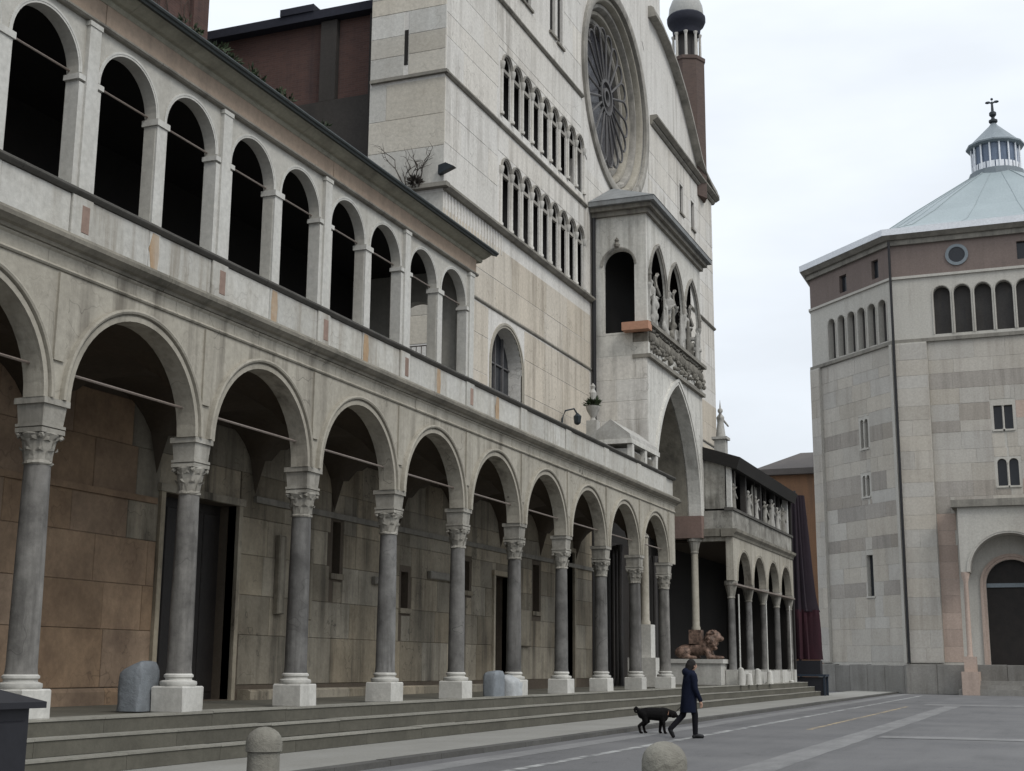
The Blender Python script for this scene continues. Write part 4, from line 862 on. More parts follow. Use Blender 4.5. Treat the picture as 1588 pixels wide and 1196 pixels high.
# pinnacle with a small figure on the corner of the far loggia
pn = thing('stone_pinnacle', (-13.85, QY0+.75, 10.9), 'carved stone pinnacle with a small figure above the far portico roof', 'pinnacle')
part('shaft', MB().box(-14.1, -13.6, QY0+.5, QY0+1.0, 10.75, 11.5).box(-14.2, -13.5, QY0+.4, QY0+1.1, 11.502, 11.62), 'statue', pn)
m = MB().lathe((-13.85, QY0+.75, 11.6), [(.24, 0), (.2, .3), (.15, .7), (.19, .95), (.08, 1.08)], 12); m.ball((-13.85, QY0+.75, 12.85), .13); m.limb((-13.8, QY0+.95, 12.5), .06, (-13.6, QY0+1.2, 12.2), .05); m.limb((-13.85, QY0+.55, 12.5), .06, (-13.75, QY0+.35, 12.75), .05)
skin_part('figure', m, 'statue', pn, .04)
part('spike', MB().lathe((-13.85, QY0+.75, 12.9), [(.05, 0), (.02, .3), (.005, .45)], 6), 'statue', pn)

# ================================================================== stone pieces on the terrace at the end of the portico
sg = thing('stone_tomb', (-14.2, 47.0, 8.0), 'weathered stone sarcophagus with sloping lid on the terrace beside the porch', 'tomb')
part('chest', MB().box(-15.2, -13.85, 45.2, 48.5, 8.0, 9.0), 'statue', sg)
for y in (45.3, 46.9, 48.3): part('corner_post', MB().box(-13.86, -13.68, y-.12, y+.12, 8.02, 9.15), 'porch', sg)
part('rim', MB().box(-15.3, -13.66, 45.05, 48.65, 9.155, 9.32), 'porch', sg)
part('lid', MB().prism(Fr((0, 0, 0), (1, 0, 0), (0, 1, 0)), [(-15.25, 9.325), (-13.7, 9.325), (-13.75, 9.5), (-14.45, 10.05), (-15.2, 9.5)], 45.1, 48.6), 'statue', sg)
for y in (45.75, 46.4, 47.3, 47.9): part('relief_panel', MB().slab(Fr((-13.85, 0, 0), (0, 1, 0), (1, 0, 0)), y-.26, y+.26, 8.15, 8.95, -.02, .05, .03), 'carved', sg)
ur = thing('stone_urn', (-15.6, 46.6, 8.0), 'small stone urn with a dark green tuft beside the drain pipe', 'urn')
part('pedestal', MB().box(-15.8, -15.4, 46.4, 46.8, 8.0, 10.3), 'statue', ur)
part('bowl', MB().lathe((-15.6, 46.6, 10.3), [(.12, 0), (.08, .12), (.24, .4), (.27, .55), (.2, .56)], 14), 'statue', ur, True)
def tuft(c, r, n, seed, lm=.16):
    mb = MB(); g = random.Random(seed)
    for i in range(n):
        d = Vector((g.gauss(0, 1), g.gauss(0, 1), abs(g.gauss(.4, .8)))).normalized(); b = Vector(c)+d*r*g.uniform(.1, .6); e = Vector(c)+d*r*g.uniform(.6, 1.1); s = d.cross(Vector((g.random(), g.random(), g.random()))).normalized()*lm*.22
        m_ = b.lerp(e, .5)+Vector((0, 0, -.02)); mb.add([b, m_+s, e, m_-s], [(0, 1, 2, 3)])
    return mb
part('tuft', tuft((-15.6, 46.6, 10.9), .4, 150, 2), 'leaf', ur)
cap_ = part('finial', MB().lathe((-15.6, 46.6, 11.1), [(.1, 0), (.14, .25), (.06, .4), (.1, .5), (.02, .62)], 10), 'statue', ur)
br = thing('wall_lamp', (XI+.05, 46.9, 10.0), 'dark iron lamp on a curved wall bracket left of the drain pipe', 'lamp')
part('arm', MB().tube([(XI+.02, 46.7, 9.3), (XI+.06, 46.7, 10.5), (XI+.15, 46.8, 10.8), (XI+.4, 47.05, 10.9), (XI+.5, 47.15, 10.7)], .035, 6), 'finial', br)
part('lamp_cage', MB().lathe((XI+.5, 47.15, 10.3), [(.05, 0), (.13, .06), (.16, .32), (.03, .45)], 6), 'finial', br)
sp_ = thing('metal_spout', (XI+.1, 35.95, 16.3), 'dark metal water spout jutting from the corner of the church front', 'spout')
part('channel', MB().prism(Fr((XI, 35.9, 0), (1, -.3, 0), (0, 1, 0)), [(-.1, 16.3), (.55, 16.42), (.2, 16.62), (-.1, 16.6)], -.1, .1), 'finial', sp_)
# bare shrub rooted on the ledge
sb = thing('bare_shrub', (-17.7, 35.75, 16.05), 'leafless shrub growing from the ledge of the pale church flank', 'shrub')
g = random.Random(9); tw = MB()
def grow(p, d, ln, r, dep):
    pts = [p]; q = Vector(p); d = Vector(d)
    for i in range(4):
        d = (d+Vector((g.gauss(0, .28), g.gauss(0, .2), g.gauss(.03, .2)))).normalized(); q = q+d*ln/4; pts.append(tuple(q))
        if dep and i > 0: grow(tuple(q), (d+Vector((g.gauss(0, .8), g.gauss(0, .6), g.gauss(0, .5)))).normalized(), ln*.55, r*.55, dep-1)
    tw.tube(pts, [r, r*.85, r*.7, r*.55, r*.35], 5)
for i in range(5): grow((-17.7+g.uniform(-.35, .35), 35.78, 15.95), (g.uniform(-.7, .5), -.15, 1), g.uniform(.7, 1.25), .028, 2)
part('branches', tw, 'twig', sb)
part('dry_clump', tuft((-17.75, 35.75, 16.1), .32, 160, 5, .12), 'twig', sb)

# ================================================================== brick tower and weeds above the gallery roof
tw_ = thing('brick_tower', (-27.5, 31, 0), 'dark red brick tower rising behind the gallery roof at top left', 'tower')
part('tower_wall', MB().box(-30.5, -24.55, 28.5, 33.9, 0, 42), 'brick', tw_)
for y in (28.9, 33.5): part('corner_strip', MB().box(-24.55, -24.4, y-.4, y+.4, 0, 42), 'brick', tw_)
ivy = MB(); g = random.Random(21)
def vine(p, ln, r, dep):
    pts = [p]; q = Vector(p); a = g.uniform(-.5, .5)
    for i in range(6):
        a += g.gauss(0, .35); q = q+Vector((0, math.sin(a)*ln/6, math.cos(a)*ln/6)); q.y = min(max(q.y, 28.7), 33.6); pts.append(tuple(q))
        if dep and g.random() < .5: vine(tuple(q), ln*.5, r*.6, dep-1)
    ivy.tube(pts, [r*(1-.12*i) for i in range(7)], 4)
for i in range(7): vine((-24.5, g.uniform(29.3, 33.2), 17.5+g.uniform(0, 1)), g.uniform(4, 8), .03, 2)
tag(part('creeper', ivy, 'twig'), 'bare creeper stems climbing the brick tower', 'creeper')
wd = MB(); g = random.Random(8)
for i in range(26):
    y = g.uniform(17.0, 19.6) if i < 20 else g.uniform(19.6, 22.0); t_ = tuft((XF+.40-g.uniform(0, .25), y, 11.88), g.uniform(.08, .24), 26, i, .1); wd.add(t_.v, t_.f)
o = part('roof_weeds', wd, 'leaf'); o['kind'] = 'stuff'; tag(o, 'dark green weeds along the gallery roof edge below the brick tower', 'weeds')
# ================================================================== the octagonal baptistery
BA = thing('baptistery', (-2.85, 102.8, 0), 'octagonal pale stone baptistery with brown band, arcaded openings and green copper roof', 'baptistery')
oc = [(-9.25, 90), (4.35, 90), (10.7, 96.36), (10.7, 109.16), (4.35, 115.52), (-9.25, 115.52), (-15.61, 109.16), (-15.61, 96.36)]
CB = Vector((-2.45, 102.76, 0))
def octs(k, z): return [(CB.x+(x-CB.x)*k, CB.y+(y-CB.y)*k, z) for x, y in oc]
def ofr(i):
    a, b = Vector((*oc[i], 0)), Vector((*oc[(i+1) % 8], 0)); u = (b-a).normalized(); return Fr(a, u, (u.y, -u.x, 0)), (b-a).length
def oslab(z0, z1, k0, k1=None): 
    mb = MB(); k1 = k1 or k0; mb.add(octs(k0, z0)+octs(k1, z1), [tuple(range(7, -1, -1)), tuple(range(8, 16))]+[(i, (i+1) % 8, 8+(i+1) % 8, 8+i) for i in range(8)]); return mb
part('core', oslab(0, 29.0, .945), 'recess', BA)
FBx, LB = ofr(0); FLx, LL = ofr(7)       # front face u from left corner; left face u from far corner to near corner
fu = lambda x: x+9.25
frow = [(fu(-6.05+1.28*k), .53, 22.85, 25.55, 'round') for k in range(6)]
lrow = [(LL-(.95+1.12*k), .40, 22.75, 25.25, 'round') for k in range(6)]
fwin1 = [(fu(-3.05), .26, 16.35, 17.9, 'rect'), (fu(-2.42), .26, 16.35, 17.9, 'rect')]
fwin2 = [(fu(-3.0), .28, 12.75, 14.2, 'round'), (fu(-2.3), .28, 12.75, 14.2, 'round')]
lw1 = [(LL-3.68, .17, 15.95, 17.75, 'round'), (LL-3.22, .17, 15.95, 17.75, 'round')]
lw2 = [(LL-3.7, .16, 12.7, 13.95, 'round'), (LL-3.28, .16, 12.7, 13.95, 'round')]
lw3 = [(LL-3.48, .33, 6.1, 8.8, 'rect')]
lsq = [(LL-5.1, .4, 27.25, 28.5, 'rect'), (LL-1.55, .36, 27.3, 28.6, 'rect')]
portal = (fu(-2.85), 1.55, 1.0, 6.6, 'round')
for i in range(8):
    fr, ln = ofr(i)
    if i == 0: segs = [(0.0, 11.6, [portal]), (11.6, 15.4, fwin2), (15.4, 22.6, fwin1)]; row = frow; sq = [(fu(-.75), .5, 27.4, 28.6, 'rect')]
    elif i == 7: segs = [(0, 11, lw3), (11, 15, lw2), (15, 22.6, lw1)]; row = lrow; sq = lsq
    else: segs = [(0, 22.6, [])]; row = [(ln/2+1.3*(k-2.5), .5, 22.85, 25.5, 'round') for k in range(6)] if ln > 8 else []; sq = []
    e = .0
    for (z0, z1, op) in segs: part('wall', arch_wall(fr, 0, ln, z0, z1, op, -.6, 0), 'bwall', BA)
    part('arcade_band', arch_wall(fr, 0, ln, 22.6, 26.85, row, -.6, 0, 12), 'bwall', BA)
    part('brown_band', arch_wall(fr, 0, ln, 26.85, 29.2, sq, -.6, -.02), 'bbrick', BA)
    if i in (0, 7):
        for o in row:
            part('opening_panel', MB().fbox(fr, o[0]-o[1]-.01, o[0]+o[1]+.01, -.5, -.42, o[2]-.02, o[3]+o[1]+.02), 'recess', BA)
            part('opening_arch', ring(fr, o, 0, .08, -.02, .05, 10, o[2]), 'bwall', BA)
        for o in sq+[q for s_ in segs for q in s_[2] if q is not portal]:
            part('window', MB().fbox(fr, o[0]-o[1]-.01, o[0]+o[1]+.01, -.35, -.28, o[2]-.02, o[3]+o[1]+.02), 'pane', BA)
            if o[2] < 20: part('window_sill', MB().fbox(fr, o[0]-o[1]-.1, o[0]+o[1]+.1, -.1, .08, o[2]-.12, o[2]-.003), 'bwall', BA)
    part('string_course', MB().fbox(fr, -.06, ln+.06, -.1, .16, 22.38, 22.62), 'string', BA)
    part('string_course', MB().fbox(fr, -.04, ln+.04, -.1, .12, 26.76, 26.93), 'bwall', BA)
    part('cornice', MB().fbox(fr, -.1, ln+.1, -.1, .18, 29.1, 29.45), 'string', BA)
part('eave', oslab(29.452, 29.72, 1.025, 1.045), 'string', BA)
part('gutter', oslab(29.723, 30.15, 1.048, 1.05), 'white', BA)
# piers at the corners of the two faces that show
part('corner_pier', MB().fbox(FBx, .0, 2.1, -.02, .26, 1.8, 22.37), 'bwall', BA)
part('corner_pier', MB().fbox(FLx, LL-.25, LL+.02, -.02, .2, 1.8, 22.37), 'bwall', BA)
part('corner_pier', MB().fbox(FLx, .0, 1.05, -.02, .22, 1.8, 22.37), 'bwall', BA)
hf = [(o[0]-.45, o[0]+.45, o[2]-.2, o[3]+.4) for o in fwin1+fwin2]+[(fu(-5.95), LB, 0, 11.7)]
hlft = [(o[0]-.35, o[0]+.35, o[2]-.2, o[3]+.35) for o in lw1+lw2+lw3]
def band(u, z, r):      # whole courses of greyer stone, broken here and there
    k = (math.sin(z*2.3+.6)+math.sin(z*1.13)) > .75 or abs(z-12.6) < .6 or abs(z-9.2) < .5
    return 'bgrey' if (k and r.random() < .75) or r.random() < .03 else 'bslab'
def bp(u, z, r): return 'bpink' if (2.1 < u < 3.6 and z < 9) or r.random() < .02 else band(u, z-.4, r)
clad(FBx, 0, 2.1, 1.85, 22.3, 2.4, 1.0, [], BA, 'bslab', .262, .276, gap=.008)
clad(FBx, 2.13, LB-3.4, 1.85, 22.3, 2.4, 1.0, hf, BA, None, .002, .016, gap=.008, mpick=bp)
clad(FLx, 1.08, LL-.27, 1.85, 22.3, 2.3, 1.0, hlft, BA, None, .002, .016, gap=.008, mpick=band)
clad(FLx, 0, 1.05, 1.85, 22.3, 1.1, 1.2, [], BA, 'bslab', .222, .236, gap=.008)
for fr, ln in ((FBx, LB), (FLx, LL)):
    u = -.2
    while u < ln: e = min(ln+.2, u+random.uniform(1.5, 2.2)); part('base_block', MB().slab(fr, u+.006, e-.006, -.1, 1.7+random.uniform(-.05, .05), -.02, .42 if u < 2 and fr is FBx else .36, .03), 'bdark', BA); u = e
for o in (fwin1, fwin2, lw1, lw2): part('window_shaft', MB().lathe(((FBx if o in (fwin1, fwin2) else FLx).p((o[0][0]+o[1][0])/2, .0, 0)[0], (FBx if o in (fwin1, fwin2) else FLx).p((o[0][0]+o[1][0])/2, .0, 0)[1], 0), [(.09, o[0][2]), (.06, o[0][2]+.1), (.06, o[0][3]-.1), (.1, o[0][3])], 8), 'bwall', BA)
part('round_window', MB().sweep(FBx, [(fu(-4.95)+.62*math.cos(2*math.pi*i/28), 28.1+.62*math.sin(2*math.pi*i/28)) for i in range(28)], [(-.1, -.05), (-.1, .06), (.1, .06), (.1, -.05)], True), 'lead', BA)
part('round_pane', MB().prism(FBx, [(fu(-4.95)+.6*math.cos(2*math.pi*i/28), 28.1+.6*math.sin(2*math.pi*i/28)) for i in range(28)], -.1, .0), 'pane', BA)
# copper roof, lantern, finial
for i in range(8):
    prof = [(1.045, 30.03), (.8, 31.3), (.6, 33.0), (.45, 34.5), (.14, 37.4)]; v = []
    for k, z in prof:
        p = octs(k, z); v += [p[i], p[(i+1) % 8]]
    sheet_ = part('roof_face', MB().add(v, [(2*j, 2*j+1, 2*j+3, 2*j+2) for j in range(4)]), 'copper', BA)
    rb = MB().tube([octs(k, z+.02)[i] for k, z in prof], .04, 6); part('roof_ridge', rb, 'copper', BA)
    if i in (0, 7):
        for t in (.33, .67):
            part('roof_seam', MB().tube([tuple(Vector(octs(k, z+.02)[i]).lerp(Vector(octs(k, z+.02)[(i+1) % 8]), t)) for k, z in prof], .015, 4), 'copper', BA)
lt = part('lantern', MB().lathe((CB.x, CB.y, 0), [(2.0, 37.2), (2.0, 37.75), (1.9, 37.8)], 16), 'lead', BA)
part('lantern_glass', MB().lathe((CB.x, CB.y, 0), [(1.66, 37.7), (1.66, 39.8)], 16), 'lpane', lt)
for k in range(16):
    a = 2*math.pi*(k+.5)/16; part('lantern_post', MB().tube([(CB.x+1.74*math.cos(a), CB.y+1.74*math.sin(a), 37.75), (CB.x+1.74*math.cos(a), CB.y+1.74*math.sin(a), 39.85)], .07, 6), 'white', lt)
    p = [(1.5, a-math.pi/16), (1.5, a+math.pi/16)]; part('lantern_panel', MB().add([(CB.x+1.70*math.cos(t), CB.y+1.70*math.sin(t), z) for t, z in ((a-.17, 37.75), (a+.17, 37.75), (a+.17, 38.35), (a-.17, 38.35))], [(0, 1, 2, 3)]), 'white', lt)
part('lantern_roof', MB().lathe((CB.x, CB.y, 0), [(1.85, 39.75), (2.1, 39.85), (2.1, 39.97), (1.8, 40.15), (1.3, 40.65), (.8, 41.15), (.35, 41.6), (.18, 41.85)], 12), 'lead', lt)
fn = part('finial', MB().lathe((CB.x, CB.y, 0), [(.16, 41.8), (.32, 41.95), (.32, 42.1), (.14, 42.2), (.12, 42.35), (.26, 42.5), (.26, 42.7), (.1, 42.85), (.05, 43.0)], 12), 'finial', lt, True)
m = MB().limb((CB.x, CB.y, 42.9), .11, (CB.x, CB.y, 43.55), .08); m.ball((CB.x, CB.y, 43.8), .11)
for s_ in (-1, 1): m.limb((CB.x+s_*.08, CB.y, 43.5), .06, (CB.x+s_*.42, CB.y, 43.62), .04); m.ball((CB.x+s_*.3, CB.y+.1, 43.6), (.22, .05, .12))
skin_part('angel_figure', m, 'finial', fn, .035)
# portal with its projecting hood
FPt = Fr((0, 88.3, 0), (1, 0, 0), (0, -1, 0)); pa = (-2.85, 2.35, 7.3, 7.3, 'round')
part('portal_hood', arch_wall(FPt, -5.75, .05, 7.3, 11.3, [pa], -1.65, 0, 24), 'bwall', BA)
part('hood_cornice', MB().fbox(FPt, -6.1, .4, -1.65, .25, 11.303, 11.75), 'string', BA)
part('hood_moulding', ring(FPt, pa, 0, .2, -.02, .06, 24), 'bwall', BA)
for x in (-5.5, -.2):
    c_ = part('portal_column', MB().lathe((x, 88.5, 0), [(.2, 2.2), (.16, 2.35), (.14, 6.7), (.26, 7.15), (.26, 7.295)], 14), 'bpink', BA, True)
    part('lion_base', MB().box(x-.35, x+.35, 88.1, 89.2, 1.3, 2.2).box(x-.5, x+.5, 87.5, 89.6, RZ, 1.298), 'bpink', c_)
part('portal_door', MB().fbox(FBx, portal[0]-1.56, portal[0]+1.56, -.5, -.42, .4, 8.2), 'door', BA)
part('portal_transom', MB().fbox(FBx, portal[0]-1.55, portal[0]+1.55, -.43, -.3, 6.45, 6.7), 'lead', BA)
part('portal_jamb', ring(FBx, portal, 0, .35, -.02, .12, 20, .9), 'bpink', BA)
part('portal_steps', MB().box(-6.2, .5, 87.6, 90, RZ, .25).box(-5.9, .2, 88.0, 90, .252, .5).box(-5.6, -.1, 88.6, 90, .502, .75), 'bdark', BA)
part('downpipe', MB().tube([FBx.p(.06, .42, 29.3), FBx.p(.06, .42, 22.6), FBx.p(.05, .44, 1.8)], .085, 8), 'pipe', BA)

# ================================================================== background building and the draped stall
OB = thing('orange_house', (-19, 117, 0), 'orange plastered house with grey roof behind the baptistery', 'house')
part('wall', MB().box(-23.3, -12, 115, 127, RZ, 17.5), 'ochre', OB)
part('eave', MB().box(-23.9, -11.5, 114.4, 127.6, 17.5, 18.0), 'tileroof', OB)
part('roof', MB().add([(-23.9, 114.4, 18.003), (-11.5, 114.4, 18.003), (-11.5, 127.6, 18.003), (-23.9, 127.6, 18.003), (-20.5, 118.5, 19.9), (-14, 118.5, 19.9), (-14, 123, 19.9), (-20.5, 123, 19.9)], [(0, 1, 5, 4), (1, 2, 6, 5), (2, 3, 7, 6), (3, 0, 4, 7), (4, 5, 6, 7)]), 'tileroof', OB)
DR = thing('draped_awning', (-13.75, 77, RZ), 'tall folded dark red awning hanging between far portico and baptistery', 'awning')
def pleat(z0, z1, r0, r1, seg=72, rows=14, ph=0.0):
    mb = MB(); v = []
    for j in range(rows+1):
        t = j/rows; z = z0+(z1-z0)*t; r = r0+(r1-r0)*t**.6
        for k in range(seg):
            a = 2*math.pi*k/seg; q = r*(1+.10*math.cos(a*18+ph+.6*t))+.04*math.sin(a*5+3*t); v.append((-13.75+q*math.cos(a), 77+q*math.sin(a), z))
    mb.add(v, [(j*seg+k, j*seg+(k+1) % seg, (j+1)*seg+(k+1) % seg, (j+1)*seg+k) for j in range(rows) for k in range(seg)]); return mb
part('lower_cloth', pleat(1.9, 4.6, 1.12, 1.04), 'drape', DR, True)
part('upper_cloth', pleat(4.5, 11.0, 1.05, .5), 'drapedark', DR, True)
part('red_fold', pleat(4.4, 9.6, .9, .3, 40, 12, 1).add([], []), 'drape', DR, True)
part('mast', MB().lathe((-13.75, 77, 0), [(.35, RZ), (.35, .1), (.08, .2), (.06, 11.3)], 10), 'finial', DR)
STL = thing('market_table', (-13.2, 75.6, RZ), 'dark blue covered market table at the foot of the red awning', 'table')
part('top', MB().box(-14.2, -12.1, 75.2, 76.4, 1.0, 1.12), 'bluebox', STL)
for x in (-14.1, -12.2):
    for y in (75.3, 76.3): part('leg', MB().box(x-.05, x+.05, y-.05, y+.05, RZ, 1.0), 'bluebox', STL)
part('cover', MB().box(-14.1, -12.25, 75.3, 76.3, RZ, .97), 'bin', STL)
part('crate', MB().box(-14.0, -12.4, 75.4, 76.1, 1.122, 1.85), 'bin', STL)

# ================================================================== small things near the camera
def rounded(c, sx, sy, sz, name, m, label, cat, seed, top=.35):
    """wrapped block: soft box with slumped top"""
    g = random.Random(seed); mb = MB(); n = 10; v = []
    for j in range(9):
        t = j/8; z = sz*(1-(1-t)**1.6) if j else 0
        k = 1.0 if t < .55 else math.sqrt(max(.02, 1-((t-.55)/.5)**2*.85))
        for i in range(28):
            a = 2*math.pi*i/28; ca, sa = math.cos(a), math.sin(a); e = .42
            x = sx*k*math.copysign(abs(ca)**e, ca); y = sy*k*math.copysign(abs(sa)**e, sa)
            v.append((c[0]+x+g.uniform(-.012, .012), c[1]+y+g.uniform(-.012, .012), c[2]+z+top*.3*(x/sx)*t))
    mb.add(v, [(j*28+i, j*28+(i+1) % 28, (j+1)*28+(i+1) % 28, (j+1)*28+i) for j in range(8) for i in range(28)]+[tuple(8*28+i for i in range(28))])
    return tag(part(name, mb, m, None, True), label, cat)
rounded((-14.02, 18.62, ZF), .24, .28, .74, 'wrapped_block', 'tarp', 'blue grey tarpaulin covered block beside the second column from the left', 'block', 1)
rounded((-13.5, 32.35, ZF), .2, .33, .62, 'wrapped_block', 'tarp', 'taller grey wrapped block of the pair between two columns of the portico', 'block', 2, .1)
rounded((-13.35, 33.2, ZF), .2, .34, .48, 'stone_block', 'tarpw', 'lower white stone block of the pair on the top step', 'block', 3, -.3)
def bollard(x, y, h, r, zb, label):
    t = thing('stone_bollard', (x, y, zb), label, 'bollard', 'round topped bollards by the pavement edge')
    part('shaft', MB().lathe((x, y, zb), [(r*.92, 0), (r*.88, h-.5*r-r*.95), (r*.88, h-r*1.35)], 24), 'bollard', t, True)
    part('cap', MB().lathe((x, y, zb), [(r*.93, h-r*1.35), (r*1.0, h-r*1.3), (r*1.0, h-r*.85)]+[(r*.985*math.cos(a), h-r*.85+r*.85*math.sin(a)) for a in (.2, .45, .7, .95, 1.2, 1.42)]+[(.005, h)], 24), 'bollard', t, True)
bollard(-7.43, 11.92, .97, .18, RZ, 'round topped stone bollard before the steps, left of the walking dog')
bollard(-3.2, 11.4, .97, .19, RZ, 'round topped stone bollard at bottom centre below the walking dog')
bn = thing('litter_bin', (-7.9, 8.75, RZ), 'black metal litter bin with sloping lid at the lower left corner', 'bin')
part('body', MB().box(-8.45, -7.5, 8.15, 8.62, RZ, 1.14), 'bin', bn)
part('lid', MB().add([(-8.55, 8.05, 1.142), (-7.42, 8.05, 1.142), (-7.42, 8.72, 1.142), (-8.55, 8.72, 1.142), (-8.55, 8.05, 1.19), (-7.42, 8.05, 1.19), (-7.42, 8.72, 1.19), (-8.55, 8.72, 1.19), (-8.2, 8.2, 1.30), (-7.8, 8.2, 1.30), (-7.8, 8.5, 1.30), (-8.2, 8.5, 1.30)],
     [(3, 2, 1, 0), (0, 1, 5, 4), (1, 2, 6, 5), (2, 3, 7, 6), (3, 0, 4, 7), (4, 5, 9, 8), (5, 6, 10, 9), (6, 7, 11, 10), (7, 4, 8, 11), (8, 9, 10, 11)]), 'bin', bn)
part('front_panel', MB().slab(Fr((0, 8.15, 0), (1, 0, 0), (0, -1, 0)), -8.38, -7.57, .1, 1.05, -.01, .02, .015), 'bin', bn)
part('side_panel', MB().slab(Fr((-7.5, 0, 0), (0, 1, 0), (1, 0, 0)), 8.2, 8.57, .1, 1.05, -.01, .02, .015), 'bin', bn)

# ================================================================== the walker and the dog
def local(o, ang):
    c, s = math.cos(ang), math.sin(ang)
    return lambda f, l, z: (o[0]+f*c-l*s, o[1]+f*s+l*c, o[2]+z)      # forward, left, up
pa_ = R(38); RP = Matrix.Rotation(pa_, 3, 'Z'); A = local((-8.02, 30.7, RZ), pa_)
PE = thing('person', (-8.02, 30.7, RZ), 'person in a dark navy hooded coat and black trousers walking beside the dog', 'person')
m = MB()
hipL, hipR = A(-.02, .09, .90), A(.02, -.09, .90)
kneeR, ankR = A(.10, -.09, .50), A(.10, -.09, .09)       # standing leg, forward
kneeL, ankL = A(-.12, .09, .50), A(-.43, .09, .20)       # trailing leg, heel lifted
m.limb(hipL, .085, kneeL, .058); m.limb(kneeL, .055, ankL, .04); m.limb(hipR, .085, kneeR, .058); m.limb(kneeR, .055, ankR, .04)
m.limb(ankR, .042, A(.24, -.09, .045), .035); m.limb(ankL, .042, A(-.38, .09, .05), .033)
m.ball(A(0, 0, .95), (.13, .16, .13), rot=RP); m.limb(A(0, 0, .95), .13, A(.04, 0, 1.28), .13); m.ball(A(.04, 0, 1.36), (.10, .17, .08), rot=RP); m.limb(A(.05, 0, 1.4), .055, A(.08, 0, 1.54), .05)
m.ball(A(.10, 0, 1.60), (.095, .078, .118), rot=RP); m.ball(A(.195, 0, 1.585), (.022, .016, .028), rot=RP); m.ball(A(.175, 0, 1.545), (.02, .028, .012), rot=RP)
for s_ in (-1, 1): m.ball(A(.10, s_*.078, 1.59), (.022, .014, .032)); m.ball(A(.178, s_*.03, 1.605), .014)
arms = []
for s_, sw in ((-1, .12), (1, -.10)):
    sh_, el, wr = A(.04, s_*.19, 1.36), A(.02+sw*.3, s_*.235, 1.08), A(.06+sw, s_*.225, .84); arms.append((sh_, el, wr))
    m.limb(sh_, .058, el, .044); m.limb(el, .043, wr, .03); m.limb(wr, .03, A(.07+sw, s_*.222, .77), .036)
    for i, (df, ln) in enumerate(((.03, .072), (.01, .082), (-.01, .076), (-.028, .06))):
        a = A(.07+sw+df, s_*.222, .745); b = A(.085+sw+df, s_*.215, .745-ln*.55); c = A(.075+sw+df, s_*.205, .745-ln); m.limb(a, .0095, b, .009, 8); m.limb(b, .009, c, .008, 8)
    m.limb(A(.10+sw, s_*.215, .785), .011, A(.125+sw, s_*.205, .735), .009, 8)
skin_part('body', m, 'skin', PE, .011, 1)
m = MB()     # trousers
m.limb(hipL, .098, kneeL, .075); m.limb(kneeL, .073, ankL, .058); m.limb(hipR, .098, kneeR, .075); m.limb(kneeR, .073, A(.10, -.09, .11), .06); m.ball(A(0, 0, .95), (.15, .17, .14), rot=RP)
skin_part('trousers', m, 'trouser', PE, .014)
m = MB()     # coat to the knee, sleeves, hood
seg = 28; rows = [(.56, .185, .215, -.02), (.72, .18, .215, -.01), (.92, .17, .205, .0), (1.1, .16, .2, .02), (1.28, .165, .22, .04), (1.4, .13, .2, .05), (1.46, .09, .12, .06), (1.5, .07, .08, .07)]
v = []
for z, rf, rl, off in rows:
    for k in range(seg):
        a = 2*math.pi*k/seg; q = 1+(.035*math.sin(a*5+z*3) if z < 1 else 0); v.append(A(off+rf*q*math.cos(a), rl*q*math.sin(a), z))
m.add(v, [(j*seg+k, j*seg+(k+1) % seg, (j+1)*seg+(k+1) % seg, (j+1)*seg+k) for j in range(len(rows)-1) for k in range(seg)]+[tuple(range(seg-1, -1, -1)), tuple((len(rows)-1)*seg+k for k in range(seg))])
for sh_, el, wr in arms: m.limb(sh_, .085, el, .066); m.limb(el, .065, wr, .05)
m.limb(A(-.06, 0, 1.46), .10, A(.0, 0, 1.42), .12)
skin_part('coat', m, 'coat', PE, .015)
m = MB().ball(A(.07, 0, 1.625), (.115, .1, .13), rot=RP); m.limb(A(.0, 0, 1.5), .085, A(.03, 0, 1.6), .1)
skin_part('hood', m, 'hair', PE, .013)
for an, tp in ((ankR, A(.27, -.09, .04)), (ankL, A(-.36, .09, .045))):
    m = MB().limb((an[0], an[1], an[2]-.02), .055, tp, .045); hb = A(.06, -.09, .04) if an is ankR else (an[0], an[1], an[2]-.01); m.limb(hb, .042, tp, .042)
    skin_part('shoe', m, 'shoe', PE, .012)
da = R(18); D = local((-9.3, 32.3, RZ), da)
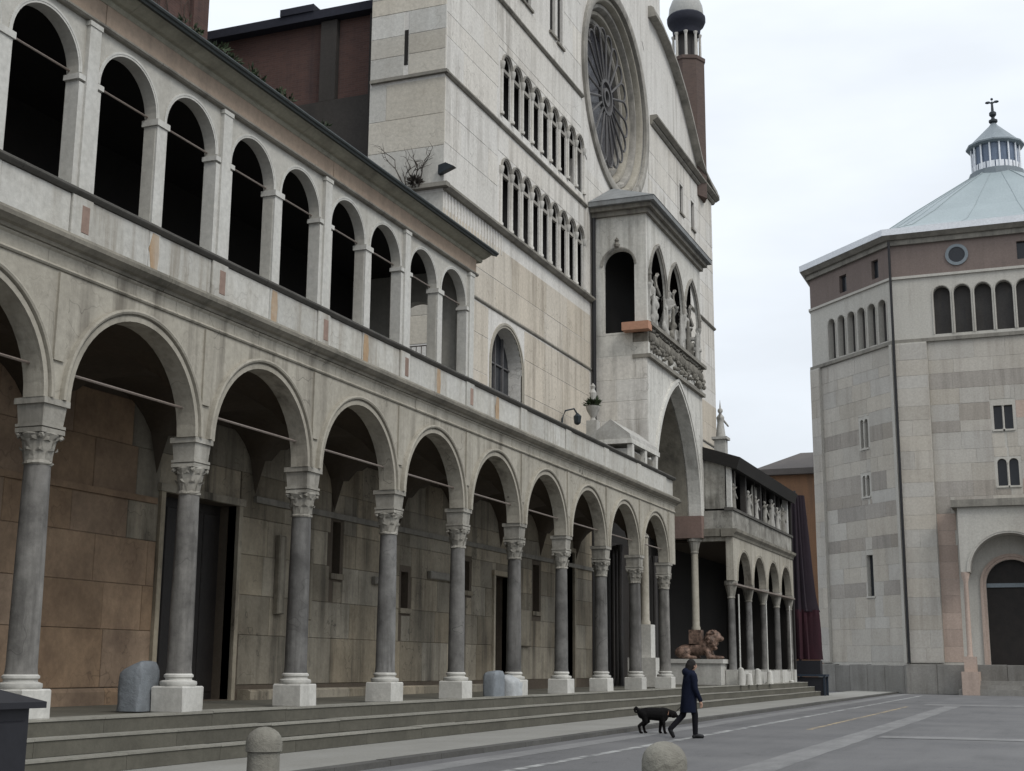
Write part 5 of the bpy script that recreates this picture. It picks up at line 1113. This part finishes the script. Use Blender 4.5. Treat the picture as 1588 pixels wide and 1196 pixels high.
DG = thing('dog', (-9.3, 32.3, RZ), 'black dog with curled tail and lowered head walking behind the person', 'dog')
m = MB()
m.limb(D(.16, 0, .45), .16, D(-.16, 0, .465), .145); m.ball(D(.2, 0, .44), (.15, .13, .18)); m.limb(D(-.16, 0, .465), .145, D(-.28, 0, .46), .125)
m.limb(D(.26, 0, .50), .11, D(.42, 0, .46), .085); m.ball(D(.46, 0, .45), (.09, .085, .085)); m.limb(D(.5, 0, .43), .045, D(.60, 0, .385), .03)
for s_ in (-1, 1): m.limb(D(.43, s_*.06, .50), .022, D(.41, s_*.09, .42), .018, 8)
for s_, f0 in ((-1, .05), (1, -.06)):      # fore legs
    m.limb(D(.19, s_*.07, .40), .07, D(.19+f0*.6, s_*.075, .22), .045); m.limb(D(.19+f0*.6, s_*.075, .22), .042, D(.19+f0, s_*.075, .05), .032); m.ball(D(.21+f0, s_*.075, .025), (.045, .033, .026))
for s_, f0 in ((-1, -.05), (1, .06)):      # hind legs: knee forward, hock back
    m.limb(D(-.25, s_*.065, .44), .10, D(-.19+f0*.5, s_*.075, .29), .065); m.limb(D(-.19+f0*.5, s_*.075, .29), .055, D(-.32+f0, s_*.075, .18), .036); m.limb(D(-.32+f0, s_*.075, .18), .034, D(-.29+f0, s_*.075, .04), .03); m.ball(D(-.265+f0, s_*.075, .025), (.045, .033, .026))
tl = [D(-.36, 0, .53), D(-.43, 0, .60), D(-.47, 0, .57), D(-.455, 0, .50), D(-.41, 0, .49)]
for i in range(4): m.limb(tl[i], .04-.005*i, tl[i+1], .035-.005*i, 8)
skin_part('body', m, 'fur', DG, .013, 1)
part('collar', MB().tube([D(.33+.02*math.sin(t), .088*math.cos(t), .478+.088*math.sin(t)) for t in [2*math.pi*i/16 for i in range(17)]], .012, 6), 'pink', DG)
lsh = tag(part('leash', MB().tube([D(.33, 0, .57), tuple(Vector(D(.33, 0, .57)).lerp(Vector(A(-.03, .222, .75)), .5)+Vector((0, 0, -.12))), A(-.03, .222, .75)], .008, 5), 'trouser'), 'thin dark leash between the dog and the walking person', 'leash')
